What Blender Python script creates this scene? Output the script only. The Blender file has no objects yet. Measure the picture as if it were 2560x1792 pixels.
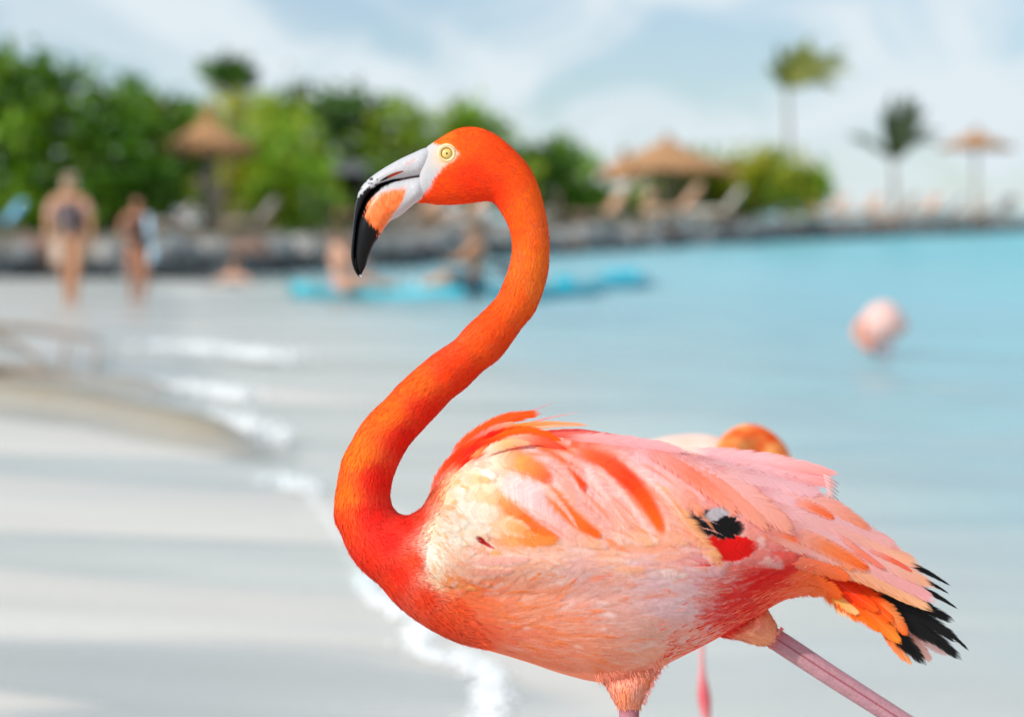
import bpy, math, random
import numpy as np
from mathutils import Vector

rng = np.random.default_rng(11)
random.seed(5)
R = math.radians
scene = bpy.context.scene
COL = scene.collection

# ------------------------------------------------------------------ camera
CAM_H = 1.15                       # metres above the water
FPX = 85.0 / 36.0 * 2560.0         # focal length in photograph pixels
PITCH = math.atan((896 - 530) / FPX)
D0 = 2.4176                        # distance of the bird
cam_data = bpy.data.cameras.new('camera')
cam_data.lens = 85.0
cam_data.sensor_width = 36.0
cam_data.clip_start = 0.05
cam_data.clip_end = 9000.0
cam_data.dof.use_dof = True
cam_data.dof.focus_distance = D0 - 0.06
cam_data.dof.aperture_fstop = 3.9
cam = bpy.data.objects.new('camera', cam_data)
cam.location = (0, 0, CAM_H)
cam.rotation_euler = (math.pi / 2 - PITCH, 0, 0)
COL.objects.link(cam)
scene.camera = cam

# ------------------------------------------------------------------ sun and sky
SUN_DIR = Vector((-0.72, -0.56, 0.60)).normalized()      # towards the sun
sun_data = bpy.data.lights.new('sun', 'SUN')
sun_data.energy = 3.3
sun_data.angle = R(0.6)
sun_data.color = (1.0, 0.95, 0.88)
sun = bpy.data.objects.new('sun', sun_data)
sun.rotation_euler = (-SUN_DIR).to_track_quat('-Z', 'Y').to_euler()
COL.objects.link(sun)

world = bpy.data.worlds.new('World')
scene.world = world
world.use_nodes = True
nt = world.node_tree
nt.nodes.clear()
def wn(t, **k):
    n = nt.nodes.new(t)
    for a, b in k.items():
        setattr(n, a, b)
    return n
w_out = wn('ShaderNodeOutputWorld')
w_sky = wn('ShaderNodeTexSky', sky_type='NISHITA', sun_disc=False)
w_sky.sun_elevation = math.asin(SUN_DIR.z)
w_sky.sun_rotation = math.atan2(SUN_DIR.x, SUN_DIR.y)
w_sky.air_density = 1.0
w_sky.dust_density = 0.1
w_sky.ozone_density = 2.5
w_bg = wn('ShaderNodeBackground')
w_bg.inputs['Strength'].default_value = 0.08
w_tint = wn('ShaderNodeMix', data_type='RGBA', blend_type='MULTIPLY')
w_tint.inputs[0].default_value = 1.0; w_tint.inputs[7].default_value = (0.79, 0.97, 1.17, 1)
nt.links.new(w_sky.outputs[0], w_tint.inputs[6]); nt.links.new(w_tint.outputs[2], w_bg.inputs['Color'])
w_cl = wn('ShaderNodeBackground')
w_cl.inputs['Color'].default_value = (0.78, 0.87, 0.925, 1)
w_cl.inputs['Strength'].default_value = 0.80
w_tc = wn('ShaderNodeTexCoord')
w_dot = wn('ShaderNodeVectorMath', operation='DOT_PRODUCT'); w_dot.inputs[1].default_value = tuple(SUN_DIR)   # clouds are brighter towards the sun
nt.links.new(w_tc.outputs['Generated'], w_dot.inputs[0])
w_glow = wn('ShaderNodeMapRange', interpolation_type='SMOOTHSTEP')
for _k, _v in (('From Min', 0.2), ('From Max', 1.0), ('To Min', 0.90), ('To Max', 1.4)): w_glow.inputs[_k].default_value = _v
nt.links.new(w_dot.outputs['Value'], w_glow.inputs['Value'])
nt.links.new(w_glow.outputs[0], w_cl.inputs['Strength'])
w_sep = wn('ShaderNodeSeparateXYZ')
nt.links.new(w_tc.outputs['Generated'], w_sep.inputs[0])
w_add = wn('ShaderNodeMath', operation='ADD'); w_add.inputs[1].default_value = 0.5
w_max = wn('ShaderNodeMath', operation='MAXIMUM'); w_max.inputs[1].default_value = 0.0
nt.links.new(w_sep.outputs['Z'], w_max.inputs[0])
nt.links.new(w_max.outputs[0], w_add.inputs[0])
w_dx = wn('ShaderNodeMath', operation='DIVIDE'); w_dy = wn('ShaderNodeMath', operation='DIVIDE')
nt.links.new(w_sep.outputs['X'], w_dx.inputs[0]); nt.links.new(w_add.outputs[0], w_dx.inputs[1])
nt.links.new(w_sep.outputs['Y'], w_dy.inputs[0]); nt.links.new(w_add.outputs[0], w_dy.inputs[1])
w_cmb = wn('ShaderNodeCombineXYZ')
nt.links.new(w_dx.outputs[0], w_cmb.inputs[0]); nt.links.new(w_dy.outputs[0], w_cmb.inputs[1])
w_no = wn('ShaderNodeTexNoise', noise_dimensions='2D')
w_no.inputs['Scale'].default_value = 7.0
w_no.inputs['Detail'].default_value = 6.0
w_no.inputs['Roughness'].default_value = 0.55
w_no.inputs['Distortion'].default_value = 0.5
nt.links.new(w_cmb.outputs[0], w_no.inputs['Vector'])
w_mr = wn('ShaderNodeMapRange', interpolation_type='SMOOTHSTEP')
w_mr.inputs['From Min'].default_value = 0.34; w_mr.inputs['From Max'].default_value = 0.64
w_mr.inputs['To Min'].default_value = 0.32; w_mr.inputs['To Max'].default_value = 1.0
nt.links.new(w_no.outputs['Fac'], w_mr.inputs['Value'])
w_mix = wn('ShaderNodeMixShader')
nt.links.new(w_mr.outputs[0], w_mix.inputs[0])
nt.links.new(w_bg.outputs[0], w_mix.inputs[1]); nt.links.new(w_cl.outputs[0], w_mix.inputs[2])
nt.links.new(w_mix.outputs[0], w_out.inputs['Surface'])

scene.view_settings.view_transform = 'Standard'
scene.view_settings.look = 'None'
scene.view_settings.exposure = 0.12
scene.view_settings.gamma = 1.0
scene.view_settings.use_curve_mapping = False
scene.render.engine = 'CYCLES'
scene.cycles.use_denoising = True
scene.cycles.transparent_max_bounces = 24
scene.cycles.max_bounces = 8
scene.cycles.caustics_reflective = False
scene.cycles.caustics_refractive = False
scene.cycles.sample_clamp_indirect = 6.0

# ------------------------------------------------------------------ helpers
cP, sP = math.cos(PITCH), math.sin(PITCH)
def P(px, py, D):
    """world point that the camera sees at photograph pixel (px, py), D metres deep"""
    px = np.asarray(px, float); py = np.asarray(py, float); D = np.asarray(D, float) + 0 * px
    a = (px - 1280.0) / FPX * D
    b = (896.0 - py) / FPX * D
    return np.stack([a, D * cP + b * sP, CAM_H - D * sP + b * cP], -1)
S0 = D0 / FPX
def B(px, py, w):
    """bird space: photograph pixels across, w pixels towards the camera from the bird's middle plane"""
    return P(px, py, D0 - np.asarray(w, float) * S0)

def lin(c):
    c = np.asarray(c, float) / 255.0
    return np.where(c <= 0.04045, c / 12.92, ((c + 0.055) / 1.055) ** 2.4)

def mesh_obj(name, V, Fc, mat, parent=None, org=(0, 0, 0), col=None, fuv=None, smooth=True):
    V = np.asarray(V, float).reshape(-1, 3) - np.asarray(org, float)
    me = bpy.data.meshes.new(name)
    if isinstance(Fc, np.ndarray):
        Fc = Fc.tolist()
    me.from_pydata(V.tolist(), [], Fc)
    if smooth:
        me.polygons.foreach_set('use_smooth', np.ones(len(me.polygons), bool))
    if col is not None:
        a = me.color_attributes.new('Col', 'FLOAT_COLOR', 'POINT')
        c4 = np.ones((len(V), 4), np.float32); c4[:, :3] = col
        a.data.foreach_set('color', c4.ravel())
    if fuv is not None:
        a = me.attributes.new('fuv', 'FLOAT_VECTOR', 'POINT')
        a.data.foreach_set('vector', np.asarray(fuv, np.float32).ravel())
    me.update()
    if mat is not None:
        me.materials.append(mat)
    o = bpy.data.objects.new(name, me)
    COL.objects.link(o)
    if parent is not None:
        o.parent = parent
    return o

def empty(name, loc):
    o = bpy.data.objects.new(name, None)
    o.location = tuple(float(v) for v in loc)
    o.empty_display_size = 0.1
    COL.objects.link(o)
    return o

def tag(o, label=None, cat=None, group=None, kind=None):
    if label: o['label'] = label
    if cat: o['category'] = cat
    if group: o['group'] = group
    if kind: o['kind'] = kind
    return o

def copy_tree(o, parent=None):
    c = o.copy(); COL.objects.link(c)
    c.parent = parent
    for ch in [x for x in o.children]:
        copy_tree(ch, c)
    return c

class MB:
    """collects shapes into one mesh"""
    def __init__(s): s.V = []; s.F = []; s.n = 0
    def add(s, V, F):
        V = np.asarray(V, float).reshape(-1, 3)
        s.V.append(V); s.F += [tuple(int(i) + s.n for i in f) for f in F]; s.n += len(V)
    def box(s, c, size, rz=0, rx=0, ry=0, taper=1.0):
        x, y, z = np.asarray(size) / 2.0
        v = np.array([[a * x * (taper if cc > 0 else 1), b * y * (taper if cc > 0 else 1), cc * z]
                      for cc in (-1, 1) for b in (-1, 1) for a in (-1, 1)])
        for ax, an in ((0, rx), (1, ry), (2, rz)):
            if an:
                i, j = [(1, 2), (2, 0), (0, 1)][ax]
                ca, sa = math.cos(an), math.sin(an)
                vi, vj = v[:, i].copy(), v[:, j].copy()
                v[:, i] = ca * vi - sa * vj; v[:, j] = sa * vi + ca * vj
        s.add(v + np.asarray(c), [(0, 2, 3, 1), (4, 5, 7, 6), (0, 1, 5, 4), (2, 6, 7, 3), (0, 4, 6, 2), (1, 3, 7, 5)])
    def tube(s, pts, rad, seg=8):
        pts = np.asarray(pts, float); rad = np.zeros(len(pts)) + rad
        t = np.gradient(pts, axis=0); t /= np.linalg.norm(t, axis=1)[:, None] + 1e-9
        ref = np.array([0.13, 0.31, 0.94]) if abs(t[:, 2]).mean() < 0.8 else np.array([0.94, 0.3, 0.1])
        a = np.cross(t, ref); a /= np.linalg.norm(a, axis=1)[:, None] + 1e-9
        b = np.cross(t, a)
        th = np.linspace(0, 2 * math.pi, seg, endpoint=False)
        V = pts[:, None] + rad[:, None, None] * (np.cos(th)[None, :, None] * a[:, None] + np.sin(th)[None, :, None] * b[:, None])
        n = len(pts); F = []
        for i in range(n - 1):
            for j in range(seg):
                F.append((i * seg + j, i * seg + (j + 1) % seg, (i + 1) * seg + (j + 1) % seg, (i + 1) * seg + j))
        F.append(tuple(range(seg - 1, -1, -1))); F.append(tuple((n - 1) * seg + j for j in range(seg)))
        s.add(V, F)
    def ball(s, c, r, seg=10, rings=6, noise=0.0):
        r = np.zeros(3) + r
        V = []
        for i in range(rings + 1):
            ph = math.pi * i / rings
            for j in range(seg):
                th = 2 * math.pi * j / seg
                k = 1 + noise * rng.normal()
                V.append([math.sin(ph) * math.cos(th) * k, math.sin(ph) * math.sin(th) * k, math.cos(ph) * k])
        V = np.array(V)
        V[:seg] = V[:seg].mean(0); V[-seg:] = V[-seg:].mean(0)
        F = [(i * seg + j, (i + 1) * seg + j, (i + 1) * seg + (j + 1) % seg, i * seg + (j + 1) % seg)
             for i in range(rings) for j in range(seg)]
        s.add(V * r + np.asarray(c), F)
    def build(s, name, mat, parent=None, org=(0, 0, 0), smooth=True, **k):
        return mesh_obj(name, np.concatenate(s.V), s.F, mat, parent, org, smooth=smooth, **k)

# ------------------------------------------------------------------ materials
MATS = {}
def new_mat(name):
    m = bpy.data.materials.new(name); m.use_nodes = True
    MATS[name] = m
    t = m.node_tree; t.nodes.clear()
    return m, t
def node(t, typ, **k):
    n = t.nodes.new(typ)
    for a, b in k.items():
        setattr(n, a, b)
    return n
def math_node(t, op, a, b=None, c=None, clamp=False):
    n = node(t, 'ShaderNodeMath', operation=op); n.use_clamp = clamp
    for i, v in enumerate((a, b, c)):
        if v is None: continue
        if isinstance(v, (int, float)): n.inputs[i].default_value = v
        else: t.links.new(v, n.inputs[i])
    return n.outputs[0]
def maprange(t, v, a, b, c=0.0, d=1.0, smooth=True):
    n = node(t, 'ShaderNodeMapRange', interpolation_type='SMOOTHSTEP' if smooth else 'LINEAR')
    t.links.new(v, n.inputs['Value'])
    for k, x in zip(('From Min', 'From Max', 'To Min', 'To Max'), (a, b, c, d)):
        n.inputs[k].default_value = x
    return n.outputs[0]
def mixcol(t, fac, a, b, mode='MIX'):
    n = node(t, 'ShaderNodeMix', data_type='RGBA', blend_type=mode)
    if isinstance(fac, (int, float)): n.inputs[0].default_value = fac
    else: t.links.new(fac, n.inputs[0])
    for i, v in ((6, a), (7, b)):
        if isinstance(v, (tuple, list)): n.inputs[i].default_value = (*v, 1)
        else: t.links.new(v, n.inputs[i])
    return n.outputs[2]
def noise(t, vec=None, scale=5, detail=3, rough=0.5, dim='3D'):
    n = node(t, 'ShaderNodeTexNoise', noise_dimensions=dim)
    n.inputs['Scale'].default_value = scale; n.inputs['Detail'].default_value = detail
    n.inputs['Roughness'].default_value = rough
    if vec is not None: t.links.new(vec, n.inputs['Vector'])
    return n.outputs['Fac']
def finish(m, t, shader):
    o = node(t, 'ShaderNodeOutputMaterial'); t.links.new(shader, o.inputs['Surface']); return m

def simple(name, c, rough=0.6, var=0.25, scale=6.0, bump=0.15, spec=0.4, metallic=0.0, coat=0.0):
    """plain procedural material: colour broken up by noise, fine relief"""
    m, t = new_mat(name)
    p = node(t, 'ShaderNodeBsdfPrincipled')
    tc = node(t, 'ShaderNodeTexCoord')
    n = noise(t, tc.outputs['Object'], scale, 4, 0.6)
    f = maprange(t, n, 0.3, 0.7, 1 - var, 1 + var)
    c0 = node(t, 'ShaderNodeRGB'); c0.outputs[0].default_value = (*c, 1)
    vm = node(t, 'ShaderNodeVectorMath', operation='SCALE')
    t.links.new(c0.outputs[0], vm.inputs[0]); t.links.new(f, vm.inputs['Scale'])
    t.links.new(vm.outputs[0], p.inputs['Base Color'])
    p.inputs['Roughness'].default_value = rough
    p.inputs['Specular IOR Level'].default_value = spec
    p.inputs['Metallic'].default_value = metallic
    p.inputs['Coat Weight'].default_value = coat
    if bump:
        b = node(t, 'ShaderNodeBump'); b.inputs['Strength'].default_value = bump; b.inputs['Distance'].default_value = 0.02
        t.links.new(noise(t, tc.outputs['Object'], scale * 5, 3), b.inputs['Height'])
        t.links.new(b.outputs[0], p.inputs['Normal'])
    return finish(m, t, p.outputs[0])

def leaf_mat(name, trans=0.35):
    m, t = new_mat(name)
    a = node(t, 'ShaderNodeAttribute', attribute_name='Col')
    p = node(t, 'ShaderNodeBsdfPrincipled'); p.inputs['Roughness'].default_value = 0.45
    p.inputs['Specular IOR Level'].default_value = 0.35
    t.links.new(a.outputs['Color'], p.inputs['Base Color'])
    tr = node(t, 'ShaderNodeBsdfTranslucent')
    c = mixcol(t, 1.0, a.outputs['Color'], (1.5, 1.45, 0.45), 'MULTIPLY')
    t.links.new(c, tr.inputs['Color'])
    mx = node(t, 'ShaderNodeMixShader'); mx.inputs[0].default_value = trans
    t.links.new(p.outputs[0], mx.inputs[1]); t.links.new(tr.outputs[0], mx.inputs[2])
    return finish(m, t, mx.outputs[0])

# ================================================================== SETTING
# shoreline: x of the water's edge for each distance
SH_Y = np.array([-8, 2.0, 4.6, 5.2, 5.65, 6.5, 7.24, 8.6, 10.4, 12.4, 14.5, 16.2, 20.4, 26, 33, 41, 60, 3000.0])
SH_X = np.array([.6, .6, .42, .18, -.03, -.24, -.43, -.72, -1.0, -1.48, -1.8, -1.98, -2.87, -3.6, -4.6, -6.1, -9, -9.0])
def shore_x(Y):
    return np.interp(Y, SH_Y, SH_X)
def sand_z(X, Y):
    s = shore_x(Y) - X
    z = np.where(s > 0, 0.9 * (1 - np.exp(-np.maximum(s, 0) * 0.032)), -2.6 * (1 - np.exp(np.minimum(s, 0) * 0.024)))
    near = 0.066 * np.log1p(np.exp((5.1 - Y) * 5)) / 5
    und = 0.006 * np.sin(Y * 5.1 + X * 1.1) * np.sin(X * 1.7 + Y * .6) + 0.004 * np.sin(Y * 9.0 + X * 2.3 + 1.0)
    return z + near + und

def fan_grid(y0, y1, ny, nx, k, c):
    Yv = np.concatenate([[-6, -2, 0.5], np.geomspace(y0, y1, ny)])
    u = np.linspace(-1, 1, nx); u = np.sign(u) * np.abs(u) ** 1.35
    Y = np.repeat(Yv[:, None], nx, 1)
    X = u[None] * (np.maximum(Yv, 0)[:, None] * k + c)
    ny = len(Yv)
    idx = np.arange(ny * nx).reshape(ny, nx)
    Fq = np.stack([idx[:-1, :-1], idx[:-1, 1:], idx[1:, 1:], idx[1:, :-1]], -1).reshape(-1, 4)
    return X, Y, Fq

# ---- sand
m, t = new_mat('sand')
p = node(t, 'ShaderNodeBsdfPrincipled')
geo = node(t, 'ShaderNodeNewGeometry')
sep = node(t, 'ShaderNodeSeparateXYZ'); t.links.new(geo.outputs['Position'], sep.inputs[0])
mp = node(t, 'ShaderNodeMapping'); mp.inputs['Scale'].default_value = (0.35, 1.3, 1.0)
t.links.new(geo.outputs['Position'], mp.inputs[0])
n1 = noise(t, mp.outputs[0], 1.1, 3, 0.5)
nf = noise(t, geo.outputs['Position'], 60, 4, 0.6)
# film of water left by the last wash: bands across the beach
yw = math_node(t, 'ADD', sep.outputs['Y'], math_node(t, 'MULTIPLY', sep.outputs['X'], 0.5))
yw = math_node(t, 'ADD', yw, math_node(t, 'MULTIPLY', math_node(t, 'SUBTRACT', n1, 0.5), 2.6))
rampn = node(t, 'ShaderNodeValToRGB')
mr = maprange(t, yw, 4.0, 14.0, 0, 1, False)
t.links.new(mr, rampn.inputs[0])
cr = rampn.color_ramp
stops = [(4.0, 0), (4.5, 0), (4.75, .8), (5.45, .75), (6.1, .12), (6.4, .12), (6.65, .30), (6.85, .26), (7.2, .1), (8.5, .1), (8.95, .36), (9.3, .36), (9.9, .12), (11.0, .15), (11.6, .4), (12.6, .5)]
while len(cr.elements) > 1: cr.elements.remove(cr.elements[-1])
cr.elements[0].position = 0; cr.elements[0].color = (0, 0, 0, 1)
for a, v in stops[1:]:
    e = cr.elements.new((a - 4) / 10); e.color = (v, v, v, 1)
wet = math_node(t, 'MULTIPLY', rampn.outputs[0], maprange(t, sep.outputs['Z'], -0.012, 0.004))
base = mixcol(t, maprange(t, n1, 0.3, 0.7), (0.675, 0.63, 0.57), (0.735, 0.695, 0.64))
base = mixcol(t, maprange(t, nf, 0.25, 0.75, 0, 0.35), base, (0.45, 0.42, 0.38))
basew = mixcol(t, 1.0, base, (0.60, 0.655, 0.69), 'MULTIPLY')  # damp darkening, plus the sky's blue reflection tinted in
t.links.new(mixcol(t, wet, base, basew), p.inputs['Base Color'])
t.links.new(maprange(t, wet, 0, 1, 0.60, 0.10, False), p.inputs['Roughness'])
p.inputs['Specular IOR Level'].default_value = 0.5
b = node(t, 'ShaderNodeBump'); b.inputs['Distance'].default_value = 0.01
t.links.new(maprange(t, wet, 0, 1, 0.5, 0.05, False), b.inputs['Strength'])
t.links.new(nf, b.inputs['Height']); t.links.new(b.outputs[0], p.inputs['Normal'])
finish(m, t, p.outputs[0])

X, Y, Fq = fan_grid(1.2, 2500, 330, 181, 0.8, 7.0)
Z = sand_z(X, Y)
tag(mesh_obj('beach_sand', np.stack([X, Y, Z], -1), Fq, MATS['sand']), kind='structure')

# ---- water
m, t = new_mat('sea_water')
geo = node(t, 'ShaderNodeNewGeometry')
dep = node(t, 'ShaderNodeAttribute', attribute_name='Col')      # R depth, G stirred-up sand
dsp = node(t, 'ShaderNodeSeparateColor'); t.links.new(dep.outputs['Color'], dsp.inputs[0])
mp = node(t, 'ShaderNodeMapping'); mp.inputs['Scale'].default_value = (0.45, 1.5, 1.0)
t.links.new(geo.outputs['Position'], mp.inputs[0])
n1 = noise(t, mp.outputs[0], 3.2, 4, 0.55)
n2 = noise(t, mp.outputs[0], 0.55, 3, 0.5)
b = node(t, 'ShaderNodeBump'); b.inputs['Strength'].default_value = 0.5; b.inputs['Distance'].default_value = 0.04
t.links.new(n1, b.inputs['Height'])
b2 = node(t, 'ShaderNodeBump'); b2.inputs['Strength'].default_value = 0.6; b2.inputs['Distance'].default_value = 0.2
t.links.new(n2, b2.inputs['Height']); t.links.new(b.outputs[0], b2.inputs['Normal'])
wc = mixcol(t, maprange(t, dsp.outputs[0], 0.03, 0.20), (0.76, 0.74, 0.70), (0.34, 0.66, 0.75))
wc = mixcol(t, maprange(t, dsp.outputs[0], 0.12, 1.3), wc, (0.16, 0.54, 0.61))
wc = mixcol(t, dsp.outputs[1], wc, (0.30, 0.25, 0.17))
dif = node(t, 'ShaderNodeBsdfDiffuse'); t.links.new(wc, dif.inputs['Color'])
t.links.new(b2.outputs[0], dif.inputs['Normal'])
tra = node(t, 'ShaderNodeBsdfTransparent'); tra.inputs['Color'].default_value = (0.96, 0.99, 0.99, 1)
opa = math_node(t, 'SUBTRACT', 1.0, math_node(t, 'POWER', 2.718, math_node(t, 'MULTIPLY', dsp.outputs[0], -2.6)))
opa = math_node(t, 'MAXIMUM', opa, math_node(t, 'MULTIPLY', dsp.outputs[1], 0.95))
body = node(t, 'ShaderNodeMixShader'); t.links.new(opa, body.inputs[0])
t.links.new(tra.outputs[0], body.inputs[1]); t.links.new(dif.outputs[0], body.inputs[2])
glo = node(t, 'ShaderNodeBsdfGlossy'); glo.inputs['Roughness'].default_value = 0.2
lw = node(t, 'ShaderNodeLayerWeight'); t.links.new(b2.outputs[0], lw.inputs['Normal'])
fr5 = math_node(t, 'POWER', lw.outputs['Facing'], 5.0)
frc = math_node(t, 'MINIMUM', math_node(t, 'ADD', math_node(t, 'MULTIPLY', fr5, 0.60), 0.02), 0.36)
mx = node(t, 'ShaderNodeMixShader'); t.links.new(frc, mx.inputs[0])
t.links.new(body.outputs[0], mx.inputs[1]); t.links.new(glo.outputs[0], mx.inputs[2])
finish(m, t, mx.outputs[0])

def waterpt(px, py):
    D = CAM_H * FPX / (np.asarray(py, float) - 530)     # distance of a point on the water seen at that height
    return (np.asarray(px, float) - 1280) / FPX * D, D
def ridge(X, Y, pts, height, wid):
    xs, ys = zip(*[waterpt(*q) for q in pts])
    o = np.argsort(xs); xs = np.array(xs)[o]; ys = np.array(ys)[o]
    yc = np.interp(X, xs, ys)
    fade = 1 / (1 + np.exp(-(X - xs[0]) * 8)) / (1 + np.exp((X - xs[-1]) * 9))
    d = (Y - yc) / wid
    prof = np.where(d < 0, np.exp(-d * d * 3.0), np.exp(-d * d * 0.8))   # steep towards the shore
    return height * prof * fade, prof * fade
X, Y, Fq = fan_grid(2.5, 4000, 620, 241, 0.6, 3.0)
amp = np.clip((Y - 4.6) / 3, 0, 1)
ph = 0.7 * np.sin(X * 0.55 + Y * 0.1) + 0.5 * np.sin(X * 0.23 - Y * 0.31)
Zw = amp * (0.017 * np.sin(Y * 4.3 + X * 0.8 + ph * 2) + 0.050 * np.sin(Y * 1.75 - X * 0.5 + ph * 3) + 0.020 * np.sin(Y * 2.9 + X * 1.3 - ph))
Zw *= np.clip(90 / np.maximum(Y, 1), 0, 1)
r1, s1 = ridge(X, Y, [(-120, 1030), (200, 1062), (560, 1125), (640, 1150)], 0.17, 0.55)
r2, s2 = ridge(X, Y, [(-150, 950), (150, 968), (420, 1000)], 0.15, 0.6)
r3, s3 = ridge(X, Y, [(150, 868), (420, 882), (660, 905)], 0.07, 0.9)
Zw = Zw + r1 + r2 + r3
depth = np.clip(-sand_z(X, Y), 0, 3)
stir = np.clip(s1 * 1.3 + s2 * 1.1 + 0.15 * s3, 0, 1)
tag(mesh_obj('sea_water', np.stack([X, Y, Zw], -1), Fq, MATS['sea_water'],
             col=np.stack([depth, stir, 0 * stir], -1).reshape(-1, 3)), kind='structure')

# ---- foam at the water's edge (nobody could count it)
foam_m = simple('foam', (0.82, 0.83, 0.83), 0.4, 0.06, 30, 0.1)
strips = [([(400, 868), (480, 872), (560, 882), (690, 900)], 0.16, 600, 0.03, 0.03),
          ([(425, 990), (480, 975), (560, 985), (600, 1000)], 0.10, 200, 0.03, 0.03),
          ([(565, 1062), (620, 1085), (680, 1112)], 0.08, 260, 0.03, 0.05),
          ([(680, 1204), (730, 1214), (770, 1232)], 0.05, 420, 0.016, 0.02),
          ([(905, 1440), (925, 1480), (950, 1515), (1000, 1545), (1052, 1560), (1048, 1600), (1040, 1635), (1090, 1656), (1180, 1676), (1222, 1702), (1240, 1745), (1225, 1800), (1210, 1850)], 0.026, 1700, 0.0085, 0.006),
          ([(1090, 1656), (1150, 1640), (1230, 1690)], 0.02, 300, 0.006, 0.006),
          ([(760, 1230), (820, 1300), (860, 1380), (905, 1440)], 0.014, 260, 0.006, 0.006)]
fb = MB()
for pts, spread, n, size, hgt in strips:
    w = np.array([waterpt(*q) for q in pts])
    seg = np.concatenate([[0], np.cumsum(np.linalg.norm(np.diff(w, axis=0), axis=1))])
    for k in range(n):
        s = rng.uniform(0, seg[-1])
        x = np.interp(s, seg, w[:, 0]) + rng.normal() * spread * 0.8
        y = np.interp(s, seg, w[:, 1]) + rng.normal() * spread
        r = size * rng.uniform(0.35, 1.0)
        zb = max(0.0, float(sand_z(np.array(x), np.array(y))))
        fb.ball((x, y, zb + abs(rng.normal()) * hgt * 0.5 + 0.004), (r * 1.3, r, r * 0.6), 6, 4)
tag(fb.build('sea_foam', foam_m), 'white foam left by small waves along the water edge', 'foam', kind='stuff')

# ---- the bank behind the breakwater
W_PX = np.array([-700, -200, 100, 350, 600, 1000, 1300, 1500, 1750, 2000, 2250, 2560, 2800, 3300])
W_PY = np.array([720, 712, 702, 697, 690, 668, 644, 632, 616, 602, 591, 578, 571, 562])
WX, WD = waterpt(W_PX, W_PY)
bank_m = simple('bank_earth', (0.22, 0.19, 0.15), 0.9, 0.3, 0.6, 0.3)
nx = 90
u = np.linspace(0, 1, nx)
bx = np.interp(u, np.linspace(0, 1, len(WX)), WX); by = np.interp(u, np.linspace(0, 1, len(WX)), WD)
bk = np.interp(u, [0, 0.5, 0.75, 1], [45, 28, 16, 16])
prof = np.array([[0.0, -0.8], [0.25, 0.15], [0.9, 0.5], [2.0, 0.66], [0.5, 0.8], [1.0, 0.8], [1.02, -1.0]])
V = []
for i in range(nx):
    for k, (a, z) in enumerate(prof):
        off = a if k < 4 else a * bk[i]
        if k >= 4: off = max(off, 2.2)
        zz = z + (0.06 * math.sin(i * 1.7 + k) if 1 <= k < 6 else 0)
        V.append((bx[i] - 0.12 * off, by[i] + off, zz))
K = len(prof)
Fb = [(i * K + k, (i + 1) * K + k, (i + 1) * K + k + 1, i * K + k + 1) for i in range(nx - 1) for k in range(K - 1)]
tag(mesh_obj('bank_ground', V, Fb, bank_m), kind='structure')
def bank_pt(px, D):
    x = (px - 1280) / FPX * D
    return np.array([x, D * 1.0, 0.72])

# ---- boulders of the breakwater
rock_ms = [simple('rock_grey', (0.19, 0.205, 0.21), 0.85, 0.35, 3, 0.6), simple('rock_pale', (0.29, 0.28, 0.265), 0.85, 0.3, 3, 0.6),
           simple('rock_wet', (0.045, 0.055, 0.06), 0.35, 0.4, 3, 0.5), simple('rock_rusty', (0.20, 0.12, 0.09), 0.8, 0.35, 3, 0.5)]
rock_me = []
for k in range(10):
    bm_ = MB(); bm_.ball((0, 0, 0), (1, 0.85, 0.72), 10, 7, 0.0)
    V = bm_.V[0]
    d = rng.normal(size=(5, 3)); d /= np.linalg.norm(d, axis=1)[:, None]
    for q in d:                     # planes cut the lump to facets
        e = V @ q - rng.uniform(0.55, 0.75)
        V -= np.maximum(e, 0)[:, None] * q * 0.9
    V += rng.normal(size=V.shape) * 0.03
    o = mesh_obj('rock_shape', V, bm_.F, None, smooth=False)
    rock_me.append(o.data); bpy.data.objects.remove(o)
for me in rock_me:
    me.materials.append(rock_ms[0])
n_rock = 0
arc = np.concatenate([[0], np.cumsum(np.hypot(np.diff(WX), np.diff(WD)))])
s = 0.0
rows = []
while s < arc[-1]:
    D = np.interp(s, arc, WD); xx = np.interp(s, arc, WX)
    px = 1280 + xx / D * FPX
    if -120 < px < 2680:
        rows.append((xx, D, px))
    s += 0.62 * max(1.0, D / 62.0)
for (xx, D, px) in rows:
    sc0 = max(1.0, D / 70.0)
    for row, (dy, z, kind) in enumerate(((0.05, 0.10, 2), (0.55, 0.42, 0))):
        if row == 1 and rng.uniform() < 0.12: continue
        r = 0.40 * sc0 ** 0.6 * rng.uniform(0.75, 1.2)
        o = bpy.data.objects.new('boulder', rock_me[rng.integers(0, 10)])
        o.location = (xx + rng.normal() * 0.12, D + dy + rng.normal() * 0.1, z + rng.normal() * 0.05)
        o.rotation_euler = tuple(rng.uniform(-0.5, 0.5, 2)) + (rng.uniform(0, 6.28),)
        o.scale = (r * 1.15, r, r * rng.uniform(0.75, 1.0))
        kd = kind
        if row == 1: kd = int(rng.choice([0, 0, 1, 1, 3, 0]))
        elif rng.uniform() < 0.2: kd = int(rng.choice([0, 3]))
        o.material_slots  # slot comes from the object so that shapes can be shared
        COL.objects.link(o)
        o.material_slots[0].link = 'OBJECT'; o.material_slots[0].material = rock_ms[kd]
        tag(o, 'rough boulder in the long low breakwater across the water', 'rock', 'boulders of the breakwater')
        n_rock += 1
print('rocks', n_rock)

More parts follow.
